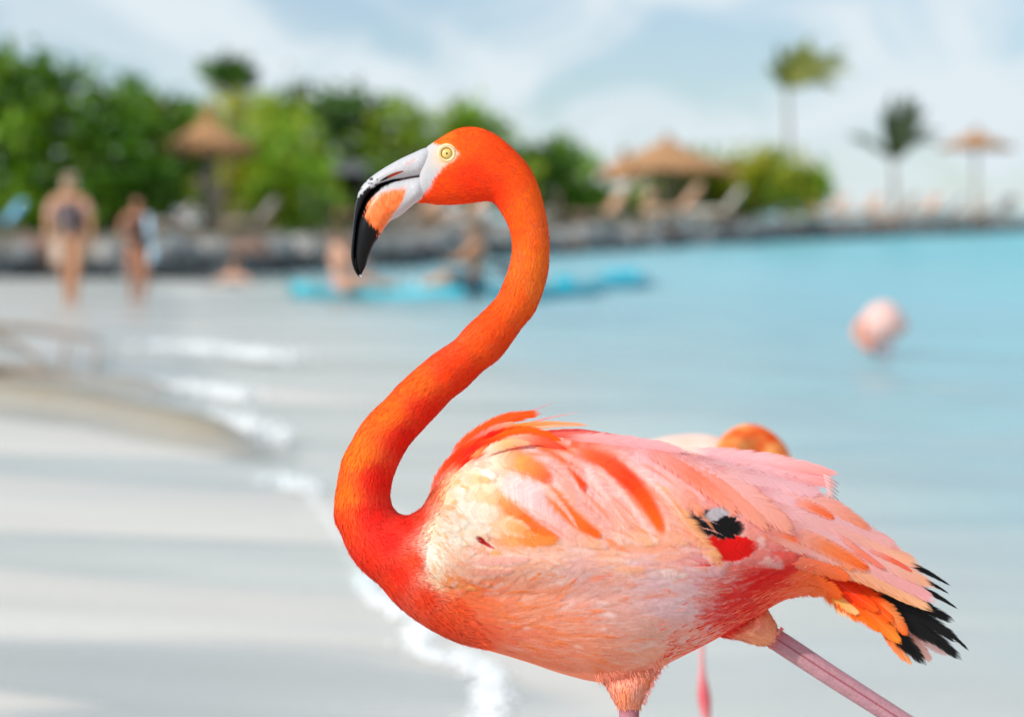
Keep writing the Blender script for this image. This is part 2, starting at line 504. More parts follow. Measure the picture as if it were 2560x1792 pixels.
# ================================================================== TREES
LEAF = leaf_mat('leaf')
bark = simple('bark', (0.16, 0.12, 0.09), 0.9, 0.3, 8, 0.5)
pale_bark = simple('pale_bark', (0.26, 0.23, 0.20), 0.9, 0.25, 8, 0.4)
def tree(name, label, cat, blobs, cols, trunk_px, D, leaf=0.16, dens=260, group=None, trunk_mat=None, trunk_r=0.11):
    """blobs: (px, py, rx px, ry px, dD). A crown of single leaves in uneven clumps, a forked trunk."""
    base = bank_pt(trunk_px, D)
    root = empty(name, base)
    tag(root, label, cat, group)
    VV = []; CC = []
    mb = MB()
    trk_top = None
    for (px, py, rx, ry, dD) in blobs:
        c = P(px, py, D + dD); sx = rx * D / FPX; sz = ry * D / FPX
        vol = sx * sz * min(sx, 1.6)
        # clumps within the blob
        ncl = int(10 + 9 * sx * sz)
        cd = rng.normal(size=(ncl, 3)); cd /= np.linalg.norm(cd, axis=1)[:, None]
        cd *= rng.uniform(0.35, 1.0, (ncl, 1)) ** 0.5
        cl = c + cd * np.array([sx, min(sx, 1.8), sz])
        n = int(dens * (sx * sz) ** 0.85) + 120
        k = rng.integers(0, ncl, n)
        d = rng.normal(size=(n, 3)) * np.array([0.30, 0.30, 0.22]) * (0.5 + 0.5 * min(1.6, sx))
        ctr = cl[k] + d
        L = leaf * rng.uniform(0.6, 1.4, n)
        a = rng.normal(size=(n, 3)); a /= np.linalg.norm(a, axis=1)[:, None]
        nn = rng.normal(size=(n, 3)) + np.array([0, 0, 1.2]); b = np.cross(a, nn); b /= np.linalg.norm(b, axis=1)[:, None] + 1e-9
        q = np.stack([ctr - a * L[:, None], ctr + b * L[:, None] * .55, ctr + a * L[:, None], ctr - b * L[:, None] * .55], 1)
        VV.append(q.reshape(-1, 3))
        pal = np.array([lin(x) for x in cols]) * 1.18
        ck = rng.integers(0, len(pal), ncl)
        cc = pal[ck[k]] * rng.uniform(0.7, 1.3, (n, 1))
        CC.append(np.repeat(cc, 4, 0))
        tip = c - np.array([0, 0, sz * 0.3])
        mid = base * 0.45 + tip * 0.55 + rng.normal(size=3) * 0.15
        mb.tube([base + np.array([0, 0, -0.3]), base * .8 + mid * .2, mid, tip], [trunk_r * 1.3, trunk_r, trunk_r * .6, trunk_r * .25], 7)
    V = np.concatenate(VV); Cc = np.concatenate(CC)
    Fl = np.arange(len(V)).reshape(-1, 4)
    mesh_obj('crown', V, Fl, LEAF, root, base, col=Cc, smooth=False)
    mb.build('trunk', trunk_mat or bark, root, base)
    return root
DARK = [(48, 82, 18), (62, 102, 22), (82, 118, 26), (36, 66, 18)]
MIDG = [(88, 128, 28), (110, 146, 34), (76, 112, 26), (128, 158, 48)]
LITE = [(138, 152, 44), (156, 166, 54), (114, 138, 38), (124, 148, 54)]
YELL = [(158, 154, 34), (146, 150, 36), (130, 144, 34), (172, 162, 46)]
GR = 'trees along the far bank'
tree('broadleaf_tree', 'tall bright green tree rising past the left edge of the photo', 'tree',
     [(-60, 220, 130, 130, 0), (60, 260, 130, 110, -.5), (-10, 400, 150, 130, .5), (130, 440, 120, 120, 0), (40, 560, 160, 90, .5)], MIDG + DARK[:2], 60, 50, 0.19, 330, GR)
tree('broadleaf_tree', 'dark leafy tree behind the two women on the beach', 'tree',
     [(215, 285, 110, 85, 0), (280, 390, 130, 110, -.4), (200, 480, 140, 110, .4), (330, 510, 120, 90, 0)], DARK + MIDG[:2], 250, 49, 0.18, 330, GR)
tree('broadleaf_tree', 'rounded green tree left of the nearest thatched parasol', 'tree',
     [(375, 275, 85, 60, 1), (400, 370, 110, 90, .6), (360, 470, 100, 100, .6)], MIDG + DARK, 380, 54, 0.18, 330, GR)
tree('broadleaf_tree', 'yellow green tree directly behind the nearest thatched parasol', 'tree',
     [(470, 310, 110, 50, 3), (590, 310, 110, 60, 3), (520, 430, 130, 90, 3), (620, 440, 110, 110, 3)], YELL + LITE[:2], 540, 57, 0.17, 330, GR)
tree('broadleaf_tree', 'small high crown standing alone against the sky', 'tree',
     [(560, 185, 45, 22, 8), (600, 200, 38, 28, 8), (585, 170, 40, 16, 8)], DARK + MIDG[:1], 600, 62, 0.13, 900, GR, None, 0.05)
tree('broadleaf_tree', 'olive green bush spreading right of the nearest thatched parasol', 'tree',
     [(690, 440, 90, 90, 1), (760, 500, 90, 90, 0), (660, 540, 110, 70, 0), (740, 420, 70, 60, 1), (660, 350, 90, 60, 2), (700, 300, 60, 40, 3)], LITE + MIDG[:2], 720, 53, 0.16, 330, GR)
tree('broadleaf_tree', 'dark tree with grey stem left of the flamingo beak', 'tree',
     [(760, 270, 70, 50, 6), (850, 290, 90, 65, 6), (900, 360, 90, 90, 6), (780, 370, 70, 80, 6)], DARK + MIDG[:1], 770, 64, 0.17, 360, GR, pale_bark, 0.1)
tree('broadleaf_tree', 'broad sunlit olive tree behind the flamingo head', 'tree',
     [(1010, 320, 110, 70, 4), (1110, 330, 110, 75, 4), (960, 420, 100, 100, 4), (1080, 440, 130, 100, 4), (1200, 400, 70, 70, 4), (1250, 440, 90, 80, 4), (1180, 340, 80, 50, 4)], LITE + MIDG[:2], 1060, 66, 0.18, 360, GR)
tree('broadleaf_tree', 'dark green tree just right of the flamingo neck', 'tree',
     [(1390, 400, 80, 60, 2), (1320, 440, 90, 90, 2), (1450, 450, 90, 80, 2), (1410, 510, 110, 50, 2), (1530, 500, 70, 45, 2)], DARK + DARK + MIDG[:2], 1390, 74, 0.17, 360, GR)
tree('broadleaf_tree', 'low dark thicket filling the gap left of the beak', 'tree',
     [(640, 470, 120, 80, 6), (800, 470, 110, 90, 6), (930, 500, 110, 70, 6), (560, 400, 90, 60, 6)], DARK + MIDG[:2], 800, 62, 0.18, 330, GR)
tree('shrub', 'rounded bright green shrub beside the large thatched shelter', 'shrub',
     [(1740, 450, 95, 60, 0), (1850, 435, 100, 65, 0), (1800, 475, 130, 50, -.5), (1950, 445, 90, 65, 0), (2000, 475, 60, 50, 0), (1880, 490, 120, 45, -.5), (1660, 490, 90, 40, 0), (1780, 500, 110, 40, -.5), (2020, 450, 50, 50, 0)], YELL + MIDG[:2], 1830, 96, 0.17, 400, GR)

# ---- palms
frond_m = leaf_mat('palm_leaf', 0.3)
def palm(label, px, D, crown_py, base_py, fronds, cols):
    base = P(px, base_py, D); base[2] = 0.6
    top = P(px, crown_py, D)
    root = empty('palm_tree', base); tag(root, label, 'palm', 'palms on the breakwater')
    mb = MB(); zz = np.linspace(0, 1, 14)
    pts = base + (top - base) * zz[:, None] + np.stack([0.10 * np.sin(zz * 3), 0 * zz, 0 * zz], -1)
    mb.tube(pts, 0.15 - 0.06 * zz + 0.012 * (np.arange(14) % 2), 9)
    mb.build('trunk', pale_bark, root, base)
    for (dx, dy, sag, wid, ddep) in fronds:     # tip offset in photograph pixels from the crown
        tip = P(px + dx, crown_py + dy, D + ddep)
        v = np.linspace(0, 1, 11)
        mid = (top + tip) / 2 + np.array([0, 0, sag * D / FPX])
        c = (1 - v)[:, None] ** 2 * top + 2 * (v * (1 - v))[:, None] * mid + (v ** 2)[:, None] * tip
        tg = np.gradient(c, axis=0); tg /= np.linalg.norm(tg, axis=1)[:, None]
        side = np.cross(tg, np.array([0.2, -0.6, 0.75])); side /= np.linalg.norm(side, axis=1)[:, None]
        V = []; Fl = []; Cc = []
        fm = MB(); fm.tube(c, np.linspace(0.025, 0.006, 11), 4)
        for k in range(44):
            s = 0.12 + 0.88 * k / 44
            q = np.array([np.interp(s, v, c[:, i]) for i in range(3)])
            tt = np.array([np.interp(s, v, tg[:, i]) for i in range(3)])
            sd = np.array([np.interp(s, v, side[:, i]) for i in range(3)])
            ln = wid * math.sin(math.pi * (0.15 + 0.8 * s)) * rng.uniform(0.8, 1.15)
            for sg in (-1, 1):
                e = q + sd * sg * ln * .75 + tt * ln * .6 - np.array([0, 0, ln * rng.uniform(.2, .7)])
                wv = tt * 0.035
                i0 = len(V); V += [q - wv, q + wv, (q + e) / 2 + wv * 1.2 + np.array([0, 0, .04]), e]
                Fl += [(i0, i0 + 1, i0 + 2), (i0, i0 + 2, i0 + 3)]
                Cc += [lin(cols[rng.integers(0, len(cols))]) * rng.uniform(.75, 1.25)] * 4
        n0 = fm.n; stem = np.concatenate(fm.V)
        V = np.concatenate([stem, np.array(V)]); Fl = fm.F + [tuple(i + n0 for i in f) for f in Fl]
        Cc = np.concatenate([np.tile(lin((120, 115, 50)), (n0, 1)), np.array(Cc)])
        mesh_obj('frond', V, Fl, frond_m, root, base, col=Cc, smooth=False)
    return root
palm('tall palm with yellow green fronds blown to the right', 1966, 112, 232, 540,
     [(20, -120, 10, .55, 0), (60, -140, 20, .55, .5), (105, -95, 50, .6, 0), (150, -75, 60, .55, .3), (170, -50, 75, .5, -.3), (80, -50, 60, .6, -.6),
      (-8, -90, 6, .4, .5), (45, -100, 20, .6, .8), (120, -30, 60, .45, -.8), (10, -60, 5, .4, 0), (70, -110, 30, .6, 1), (-45, -70, 35, .5, .2), (-20, -120, 20, .5, -.4), (130, -10, 70, .5, .5), (150, -110, 40, .5, .2)],
     [(130, 138, 55), (112, 124, 50), (148, 146, 60), (88, 106, 42)])
palm('shorter dark palm with drooping fronds near the right side', 2230, 120, 400, 545,
     [(-105, -60, 40, .5, 0), (60, -150, 40, .6, -.3), (-20, -130, 20, .5, .5), (0, -165, 10, .5, 0), (40, -165, 30, .55, .3), (85, -125, 55, .5, 0), (120, -70, 60, .4, -.4),
      (70, -90, 50, .5, -.6), (10, -80, 5, .5, .6), (-15, -60, 0, .45, -.5), (30, -40, 10, .5, 0), (110, -50, 50, .35, .5), (25, -100, 10, .5, .4)],
     [(42, 62, 40), (55, 75, 45), (35, 52, 38), (70, 85, 45)])

# ================================================================== BEACH STRUCTURES
thatch = simple('thatch', (0.42, 0.22, 0.10), 0.95, 0.3, 9, 0.8)
timber = simple('timber', (0.34, 0.28, 0.22), 0.85, 0.3, 7, 0.4)
def thatched(name, label, px, D, top_py, eave_py, half_w, poles, cat, ground=0.72, mat=thatch):
    gx = bank_pt(px, D); gx[2] = ground
    root = empty(name, gx); tag(root, label, cat)
    top = P(px, top_py, D); ez = P(px, eave_py, D)[2]
    rw = half_w * D / FPX
    V = []; Fl = []; seg = 40; prof = [(0.02, 1.0), (0.12, .90), (0.45, .52), (0.8, .16), (1.0, 0.0), (0.97, -.10), (0.5, .30), (0.02, .8)]
    for k, (r, h) in enumerate(prof):
        for j in range(seg):
            a = 2 * math.pi * j / seg
            jag = 1 + (0.05 * rng.normal() if k in (4, 5) else 0.015 * rng.normal())
            zz = ez + (top[2] - ez) * h + (0.05 * rng.normal() if k in (4, 5) else 0)
            V.append((top[0] + rw * r * jag * math.cos(a), top[1] + rw * r * jag * math.sin(a), zz))
    n = len(prof)
    Fl = [(k * seg + j, (k + 1) * seg + j, (k + 1) * seg + (j + 1) % seg, k * seg + (j + 1) % seg) for k in range(n - 1) for j in range(seg)]
    Fl.append(tuple(range(seg)))
    roof = mesh_obj('thatched_roof', V, Fl, mat, root, gx, smooth=False)
    fr = MB()                                    # ragged straw ends along the eaves and a tuft on top
    for k in range(260):
        a = rng.uniform(0, 6.28); r = rw * rng.uniform(0.93, 1.02)
        q = np.array([top[0] + r * math.cos(a), top[1] + r * math.sin(a), ez + rng.uniform(-.02, .05)])
        fr.box(q - np.array([0, 0, 0.08]), (0.03, 0.03, 0.24), rz=a)
    for k in range(26):
        fr.box(top + np.array([rng.normal() * .06, rng.normal() * .06, 0.06]), (0.03, 0.03, 0.3), rx=rng.normal() * .3, ry=rng.normal() * .3)
    tag(fr.build('straw_fringe', mat, roof, gx, smooth=False), kind='stuff')
    for (dx, dy, r) in poles:
        mb = MB(); q = np.array([top[0] + dx, top[1] + dy, 0])
        mb.tube([q + np.array([0, 0, ground - .3]), q + np.array([.01, 0, (ground + ez) / 2]), q + np.array([0, 0, ez + (top[2] - ez) * .5])], [r * 1.1, r, r * .95], 10)
        mb.build('pole', timber, root, gx)
    return root
thatched('thatched_parasol', 'nearest thatched parasol on a stout grey post', 520, 51, 292, 368, 118, [(0, 0, .15)], 'parasol')
thatched('thatched_shelter', 'large thatched shelter beside the rounded green shrub', 1668, 92, 348, 425, 180, [(-.55, .1, .17), (.0, .9, .13), (.3, -.4, .08)], 'shelter')
thatched('thatched_parasol', 'small orange thatched parasol at the far right of the breakwater', 2440, 128, 328, 366, 92, [(0, 0, .09)], 'parasol')
# a smaller thatch built against the large shelter
thatched('thatched_parasol', 'low golden thatched parasol left of the large shelter', 1560, 86, 385, 438, 52, [(.3, 0, .08)], 'parasol')

# open shelter among the trees; near-black walls paint its shaded inside
g = bank_pt(868, 60)
root = empty('beach_hut', g); tag(root, 'dark open hut with flat grey roof left of the beak', 'hut')
hut_grey = simple('hut_roof', (0.16, 0.17, 0.18), 0.8, 0.2, 3, 0.2); hut_dark = simple('hut_dark', (0.02, 0.02, 0.018), 0.9, 0.2, 3, 0.2)
mb = MB(); z1 = P(868, 420, 60)[2]
mb.box((g[0], g[1], z1), (0.98, 1.5, 0.28)); mb.build('roof', hut_grey, root, g, smooth=False)
mb = MB(); mb.box((g[0], g[1] + .6, (z1 + .7) / 2), (0.9, 0.1, z1 - .7)); mb.build('back_wall', hut_dark, root, g, smooth=False)
for sx in (-1, 1):
    mb = MB(); mb.box((g[0] + sx * .42, g[1], (z1 + .7) / 2 - .05), (0.08, 1.1, z1 - .8)); mb.build('side_wall', hut_dark, root, g, smooth=False)

# ---- loungers with raised backs on the breakwater
peach = simple('peach_cloth', (0.62, 0.37, 0.24), 0.9, 0.12, 4, 0.1)
white_c = simple('white_cloth', (0.70, 0.62, 0.55), 0.9, 0.08, 4, 0.1)
blue_c = simple('blue_cloth', (0.18, 0.42, 0.62), 0.9, 0.15, 4, 0.1)
grey_c = simple('grey_cloth', (0.34, 0.28, 0.27), 0.9, 0.12, 4, 0.1)
wood_l = simple('lounger_wood', (0.42, 0.28, 0.18), 0.7, 0.2, 6, 0.1)
def make_lounger(mat):
    root = empty('sun_lounger', (0, 0, 0))
    m1 = MB(); m1.box((-.45, 0, .34), (1.15, .62, .10), taper=.96); m1.build('seat_cushion', mat, root)
    m2 = MB(); m2.box((.34, 0, .62), (.12, .62, .78), ry=R(38), taper=.9); m2.build('backrest', mat, root)
    m3 = MB(); m3.box((-.25, .29, .25), (1.5, .05, .07)); m3.box((-.25, -.29, .25), (1.5, .05, .07)); m3.build('frame', wood_l, root)
    for sx in (-.9, .4):
        for sy in (-.27, .27):
            m4 = MB(); m4.box((sx, sy, .10), (.06, .06, .26)); m4.build('leg', wood_l, root)
    return root
protos = {}
def lounger(px, D, kind, label, rz, sc=1.0, z=0.75, group='loungers set out along the breakwater'):
    if kind not in protos:
        protos[kind] = make_lounger({'p': peach, 'w': white_c, 'b': blue_c, 'g': grey_c}[kind]); o = protos[kind]
    else:
        o = copy_tree(protos[kind])
    o.location = ((px - 1280) / FPX * D, D, z); o.rotation_euler = (0, 0, rz); o.scale = (sc,) * 3
    tag(o, label, 'lounger', group)
for (px, D, rz, lb) in [(1510, 74, .35, 'first peach lounger right of the flamingo neck'), (1580, 76, .3, 'second peach lounger right of the flamingo neck'),
                        (2020, 106, .4, 'peach lounger just right of the tall palm trunk'), (2075, 109, .2, 'second peach lounger right of the tall palm trunk'),
                        (2160, 114, .3, 'peach lounger just left of the shorter palm trunk'), (960, 58, .3, 'peach lounger showing just right of the beak tip'),
                        (1050, 61, .35, 'peach lounger showing below the cheek of the flamingo'), (1170, 64, .3, 'peach lounger seen inside the bend of the neck')]:
    lounger(px, D, 'p', lb, rz, 1.1 if D < 90 else 1.25)
lounger(1690, 84, 'p', 'peach lounger left of the long white lounger', .1, 1.45)
lounger(1800, 88, 'w', 'long pale white lounger in front of the rounded green shrub', -.05, 1.35)
for (px, D, kd, lb) in [(2250, 118, 'p', 'peach lounger just right of the shorter palm trunk'), (2310, 121, 'p', 'second peach lounger right of the shorter palm trunk'), (2370, 124, 'g', 'grey lounger left of the far right parasol post'),
                        (2430, 127, 'p', 'peach lounger directly under the far right parasol'), (2500, 130, 'g', 'grey lounger right of the far right parasol post')]:
    lounger(px, D, kd, lb, rng.uniform(-.3, .5), 1.3)
lounger(440, 47.5, 'g', 'grey lounger under the nearest thatched parasol', .4, .6)
lounger(640, 49, 'g', 'grey lounger right of the post of the nearest parasol', .3, .7)
lounger(12, 46, 'b', 'blue lounger on the bank at the left edge', .5, .65)

# ================================================================== THE FLAMINGO
def resample(pairs, extra, n):
    """smooth curve through the section list (two outline points and extra values each)"""
    A = np.concatenate([np.asarray(pairs, float).reshape(len(pairs), 4), np.asarray(extra, float).reshape(len(pairs), -1)], 1)
    mid = (A[:, :2] + A[:, 2:4]) / 2
    q = np.concatenate([[0], np.cumsum(np.maximum(6.0, np.linalg.norm(np.diff(mid, axis=0), axis=1)))])
    m = np.zeros_like(A)                       # finite-difference tangents
    m[1:-1] = (A[2:] - A[:-2]) / (q[2:] - q[:-2])[:, None]
    m[0] = (A[1] - A[0]) / (q[1] - q[0]); m[-1] = (A[-1] - A[-2]) / (q[-1] - q[-2])
    s = np.linspace(0, q[-1], n)
    i = np.clip(np.searchsorted(q, s, 'right') - 1, 0, len(q) - 2)
    h = (q[i + 1] - q[i])[:, None]; u = ((s - q[i]) / (q[i + 1] - q[i]))[:, None]
    return ((2 * u**3 - 3 * u**2 + 1) * A[i] + (u**3 - 2 * u**2 + u) * h * m[i] + (-2 * u**3 + 3 * u**2) * A[i + 1] + (u**3 - u**2) * h * m[i + 1]), s

def sweep(pairs, dep, n, seg, w0=0.0, power=1.0):
    """closed tube whose outline in side view is given by the pairs; dep = half thickness (px), w0 = offset"""
    w0 = np.zeros(len(pairs)) + w0
    A, s = resample(pairs, np.stack([np.asarray(dep, float), w0], 1), n)
    th = np.linspace(0, 2 * math.pi, seg, endpoint=False)
    c = (A[:, :2] + A[:, 2:4]) / 2; h = (A[:, :2] - A[:, 2:4]) / 2
    co = np.sign(np.cos(th)) * np.abs(np.cos(th)) ** power; si = np.sign(np.sin(th)) * np.abs(np.sin(th)) ** power
    xy = c[:, None] + h[:, None] * co[None, :, None]
    w = A[:, 5][:, None] + np.maximum(A[:, 4], 0.5)[:, None] * si[None]
    pts = np.concatenate([xy, w[..., None]], -1)
    idx = np.arange(n * seg).reshape(n, seg)
    F = np.stack([idx[:-1], np.roll(idx[:-1], -1, 1), np.roll(idx[1:], -1, 1), idx[1:]], -1).reshape(-1, 4).tolist()
    F += [idx[0][::-1].tolist(), idx[-1].tolist()]
    return pts, F

# outline of head, neck, breast and body: (outer or back point, inner point), half thickness
SEC = [((1056, 384), (1042, 496), 30), ((1066, 369), (1044, 507), 40), ((1092, 351), (1062, 507), 47), ((1122, 333), (1090, 511), 53), ((1147, 322), (1125, 512), 57),
       ((1175, 318), (1160, 510), 59), ((1205, 322), (1190, 506), 59), ((1242, 339), (1215, 503), 57), ((1280, 370), (1229, 505), 53),
       ((1314, 406), (1239, 512), 49), ((1337, 445), (1248, 524), 46), ((1352, 486), (1260, 543), 45), ((1364, 536), (1271, 565), 44),
       ((1372, 587), (1278, 590), 44), ((1373, 630), (1281, 617), 44), ((1370, 677), (1279, 641), 45), ((1359, 722), (1272, 672), 45),
       ((1346, 758), (1260, 705), 46), ((1330, 789), (1243, 741), 47), ((1304, 820), (1211, 776), 49), ((1276, 860), (1167, 817), 52),
       ((1248, 895), (1136, 851), 55), ((1205, 929), (1086, 885), 58), ((1164, 969), (1040, 923), 60), ((1130, 996), (999, 960), 61),
       ((1088, 1040), (968, 994), 62), ((1055, 1075), (931, 1029), 63), ((1024, 1110), (903, 1063), 64), ((1002, 1147), (878, 1106), 66),
       ((987, 1180), (857, 1147), 68), ((979, 1208), (845, 1201), 72), ((975, 1238), (837, 1257), 78), ((980, 1262), (838, 1300), 86),
       ((992, 1279), (852, 1332), 96), ((1010, 1287), (871, 1376), 108), ((1028, 1285), (893, 1410), 120), ((1050, 1272), (916, 1434), 134),
       ((1064, 1255), (949, 1462), 148), ((1082, 1222), (985, 1503), 160), ((1107, 1178), (1025, 1538), 174), ((1142, 1138), (1080, 1574), 188),
       ((1192, 1104), (1150, 1607), 201), ((1250, 1088), (1230, 1628), 212), ((1330, 1084), (1320, 1655), 222), ((1420, 1090), (1410, 1685), 228),
       ((1510, 1102), (1506, 1705), 228), ((1600, 1118), (1600, 1692), 222), ((1690, 1136), (1690, 1648), 210), ((1780, 1158), (1780, 1602), 188),
       ((1870, 1185), (1870, 1552), 158), ((1950, 1215), (1950, 1505), 122), ((2020, 1255), (2030, 1465), 84), ((2080, 1310), (2082, 1430), 48), ((2120, 1350), (2120, 1410), 16)]
SP = [(a[0], a[1], b[0], b[1]) for a, b, d in SEC]; SD = [d for a, b, d in SEC]
ORG = np.array(B(1573, 2985, 0))          # on the sand beneath the bird
bird = empty('flamingo', ORG)
tag(bird, 'large bright orange flamingo in sharp focus walking across the foreground', 'flamingo')

# near surface of the body as depth over the picture plane, with the folded wing's shoulder standing proud
tp_x = np.array([1040, 1050, 1064, 1082, 1107, 1142, 1192, 1250, 1330, 1420, 1510, 1600, 1690, 1780, 1870, 1950, 2020, 2110, 2200, 2320, 2420])
tp_y = np.array([1285, 1272, 1255, 1222, 1178, 1138, 1104, 1085, 1078, 1082, 1092, 1108, 1124, 1142, 1165, 1185, 1200, 1230, 1310, 1400, 1480])
bt_x = np.array([840, 870, 915, 949, 985, 1025, 1080, 1150, 1230, 1320, 1410, 1506, 1600, 1690, 1780, 1870, 1950, 2030, 2110, 2200, 2320, 2420])
bt_y = np.array([1300, 1375, 1434, 1462, 1503, 1538, 1574, 1607, 1628, 1655, 1685, 1705, 1692, 1648, 1602, 1552, 1505, 1480, 1520, 1600, 1660, 1690])
dp_x = np.array([900, 1000, 1050, 1100, 1150, 1230, 1320, 1410, 1510, 1600, 1690, 1780, 1870, 1950, 2030, 2110, 2250, 2420])
dp_d = np.array([110, 140, 152, 178, 196, 214, 224, 229, 230, 225, 213, 196, 170, 140, 112, 88, 60, 40])
fe_y = np.array([1090, 1125, 1160, 1242, 1309, 1361, 1399, 1432, 1462, 1490])
fe_x = np.array([1205, 1180, 1152, 1099, 1069, 1050, 1054, 1073, 1100, 1140])
def smooth_tab(xs, ys, sig):
    q = np.arange(xs[0] - 200, xs[-1] + 200, 4.0); y = np.interp(q, xs, ys); k = np.exp(-.5 * (np.arange(-40, 41) * 4.0 / sig) ** 2); k /= k.sum()
    yp = np.concatenate([np.full(40, y[0]), y, np.full(40, y[-1])]); return q, np.convolve(yp, k, 'valid')
tq_x, tq_y = smooth_tab(tp_x, tp_y, 14); bq_x, bq_y = smooth_tab(bt_x, bt_y, 22); dq_x, dq_d = smooth_tab(dp_x, dp_d, 36); fq_y, fq_x = smooth_tab(fe_y, fe_x, 14)
def ss(v, a, b):
    q = np.clip((v - a) / (b - a), 0, 1); return q * q * (3 - 2 * q)
def surf(x, y):
    x = np.asarray(x, float); y = np.asarray(y, float)
    tp = np.interp(x, tq_x, tq_y); bt = np.interp(x, bq_x, bq_y); d = np.interp(x, dq_x, dq_d)
    q = np.clip((2 * y - tp - bt) / np.maximum(bt - tp, 1), -1, 1)
    w = d * np.sqrt(np.maximum(0, 1 - q * q))
    fe = np.interp(y, fq_y, fq_x)
    f = np.sqrt(np.clip((x - fe) / 95, 0, 1)) * ss(y, 1080, 1180) * (1 - ss(y, 1400, 1500)) * (1 - 0.6 * ss(x, 1250, 1600))
    return w + 34 * f

def inside0(x, y):
    return (y > np.interp(x, tp_x, tp_y) + 8) & (y < np.interp(x, bt_x, bt_y) - 8)
# pigment over the bird (x, y, r, g, b), sunlit orange mixed in along the neck's left edge
PIG = np.array([
 # head and neck
 (1250, 400, 240, 66, 14), (1180, 450, 232, 48, 2), (1150, 350, 240, 76, 24), (1110, 345, 240, 100, 50), (1300, 430, 240, 74, 16), (1120, 495, 236, 64, 2), (1230, 480, 232, 52, 2),
 (1330, 500, 240, 90, 30), (1290, 560, 238, 84, 14), (1330, 600, 238, 92, 26), (1350, 650, 236, 106, 52), (1300, 740, 234, 88, 26), (1335, 720, 236, 108, 60),
 (1240, 790, 236, 78, 8), (1200, 850, 236, 76, 4), (1250, 860, 234, 70, 8), (1130, 920, 232, 58, 0), (1160, 950, 232, 52, 0), (1050, 950, 242, 92, 12), (1070, 1020, 226, 36, 0),
 (970, 1030, 242, 98, 12), (1010, 1090, 224, 22, 0), (895, 1130, 242, 108, 20), (940, 1190, 224, 16, 0), (855, 1230, 244, 96, 8), (930, 1290, 220, 8, 0), (855, 1310, 238, 60, 0),
 (965, 1350, 220, 5, 0), (905, 1400, 228, 36, 0), (1010, 1310, 222, 16, 0), (990, 1430, 226, 28, 0), (960, 1460, 232, 50, 4), (1050, 1300, 226, 50, 10), (1030, 1400, 230, 56, 8),
 # breast and belly
 (1060, 1490, 232, 58, 10), (1100, 1560, 232, 66, 20), (1140, 1520, 232, 84, 36), (1200, 1595, 230, 88, 50), (1300, 1630, 228, 102, 70), (1450, 1670, 226, 116, 90), (1550, 1650, 222, 128, 104),
 (1180, 1480, 234, 106, 60), (1300, 1520, 224, 118, 88), (1450, 1520, 214, 134, 122), (1600, 1500, 212, 148, 150), (1720, 1460, 208, 148, 156), (1650, 1590, 216, 140, 132), (1560, 1580, 216, 134, 118),
 (1400, 1600, 226, 118, 90), (1710, 1600, 226, 96, 74), (1690, 1520, 214, 152, 152), (1400, 1440, 214, 142, 138), (1250, 1430, 222, 140, 116), (1560, 1430, 212, 146, 146),
 # red rear flank
 (1770, 1560, 204, 8, 5), (1800, 1500, 204, 4, 3), (1850, 1530, 206, 10, 6), (1880, 1460, 204, 2, 2), (1950, 1400, 208, 10, 10), (1920, 1430, 204, 4, 4), (1990, 1400, 214, 40, 30), (1760, 1470, 214, 120, 110),
 (1820, 1420, 214, 110, 100), (1910, 1510, 230, 92, 62), (1990, 1470, 232, 88, 54), (2040, 1440, 236, 100, 60), (1780, 1600, 220, 50, 30), (1980, 1340, 226, 120, 98), (1900, 1380, 216, 80, 70),
 # wing shoulder and back
 (1075, 1390, 250, 226, 208), (1090, 1440, 246, 196, 166), (1080, 1320, 250, 210, 178), (1150, 1260, 250, 226, 212), (1120, 1330, 248, 208, 186), (1200, 1290, 246, 196, 172), (1110, 1240, 246, 176, 130), (1150, 1200, 248, 200, 160),
 (1170, 1400, 230, 150, 120), (1120, 1450, 234, 120, 60), (1200, 1240, 248, 190, 140), (1200, 1180, 248, 218, 200), (1130, 1155, 224, 72, 36), (1080, 1235, 222, 90, 50), (1250, 1095, 228, 66, 20), (1190, 1120, 228, 70, 24), (1350, 1095, 224, 96, 60),
 (1280, 1190, 246, 190, 150), (1300, 1240, 226, 188, 182), (1280, 1320, 234, 140, 90), (1400, 1200, 224, 150, 140), (1450, 1120, 222, 136, 126), (1400, 1310, 226, 160, 144), (1500, 1370, 230, 156, 120), (1350, 1390, 224, 150, 130),
 (1600, 1350, 230, 150, 118), (1520, 1230, 224, 150, 140), (1600, 1150, 222, 146, 142), (1700, 1300, 226, 140, 120), (1700, 1220, 226, 136, 124), (1750, 1165, 222, 156, 156), (1950, 1190, 222, 156, 158), (1850, 1260, 222, 140, 132),
 (2050, 1250, 220, 154, 154), (2050, 1350, 212, 150, 156), (2180, 1400, 216, 150, 146), (2300, 1460, 226, 150, 136), (2100, 1470, 240, 90, 10)], float)
def pigment(x, y):
    x = np.asarray(x, float).ravel(); y = np.asarray(y, float).ravel()
    L = lin(PIG[:, 2:5]); nk_ = (PIG[:, 0] < 1045) | (PIG[:, 1] < 980); L[nk_, 1] = L[nk_, 1] * .98 + .003; L[nk_, 2] *= .25
    pl_ = (PIG[:, 0] > 1230) & (PIG[:, 0] < 1790) & (PIG[:, 1] > 1380) & (PIG[:, 3] > 80); L[pl_, 1:] *= 1.30
    out = np.zeros((len(x), 3))
    for i in range(0, len(x), 4000):
        d2 = (x[i:i + 4000, None] - PIG[None, :, 0]) ** 2 + (y[i:i + 4000, None] - PIG[None, :, 1]) ** 2
        w = 1.0 / (d2 + 300.0) ** 2
        out[i:i + 4000] = (w @ L) / w.sum(1, keepdims=True)
    return out
PK_GAIN = 1.22
def pig_gain(c):
    return np.clip(c * PK_GAIN + 0.004, 0, 0.97)

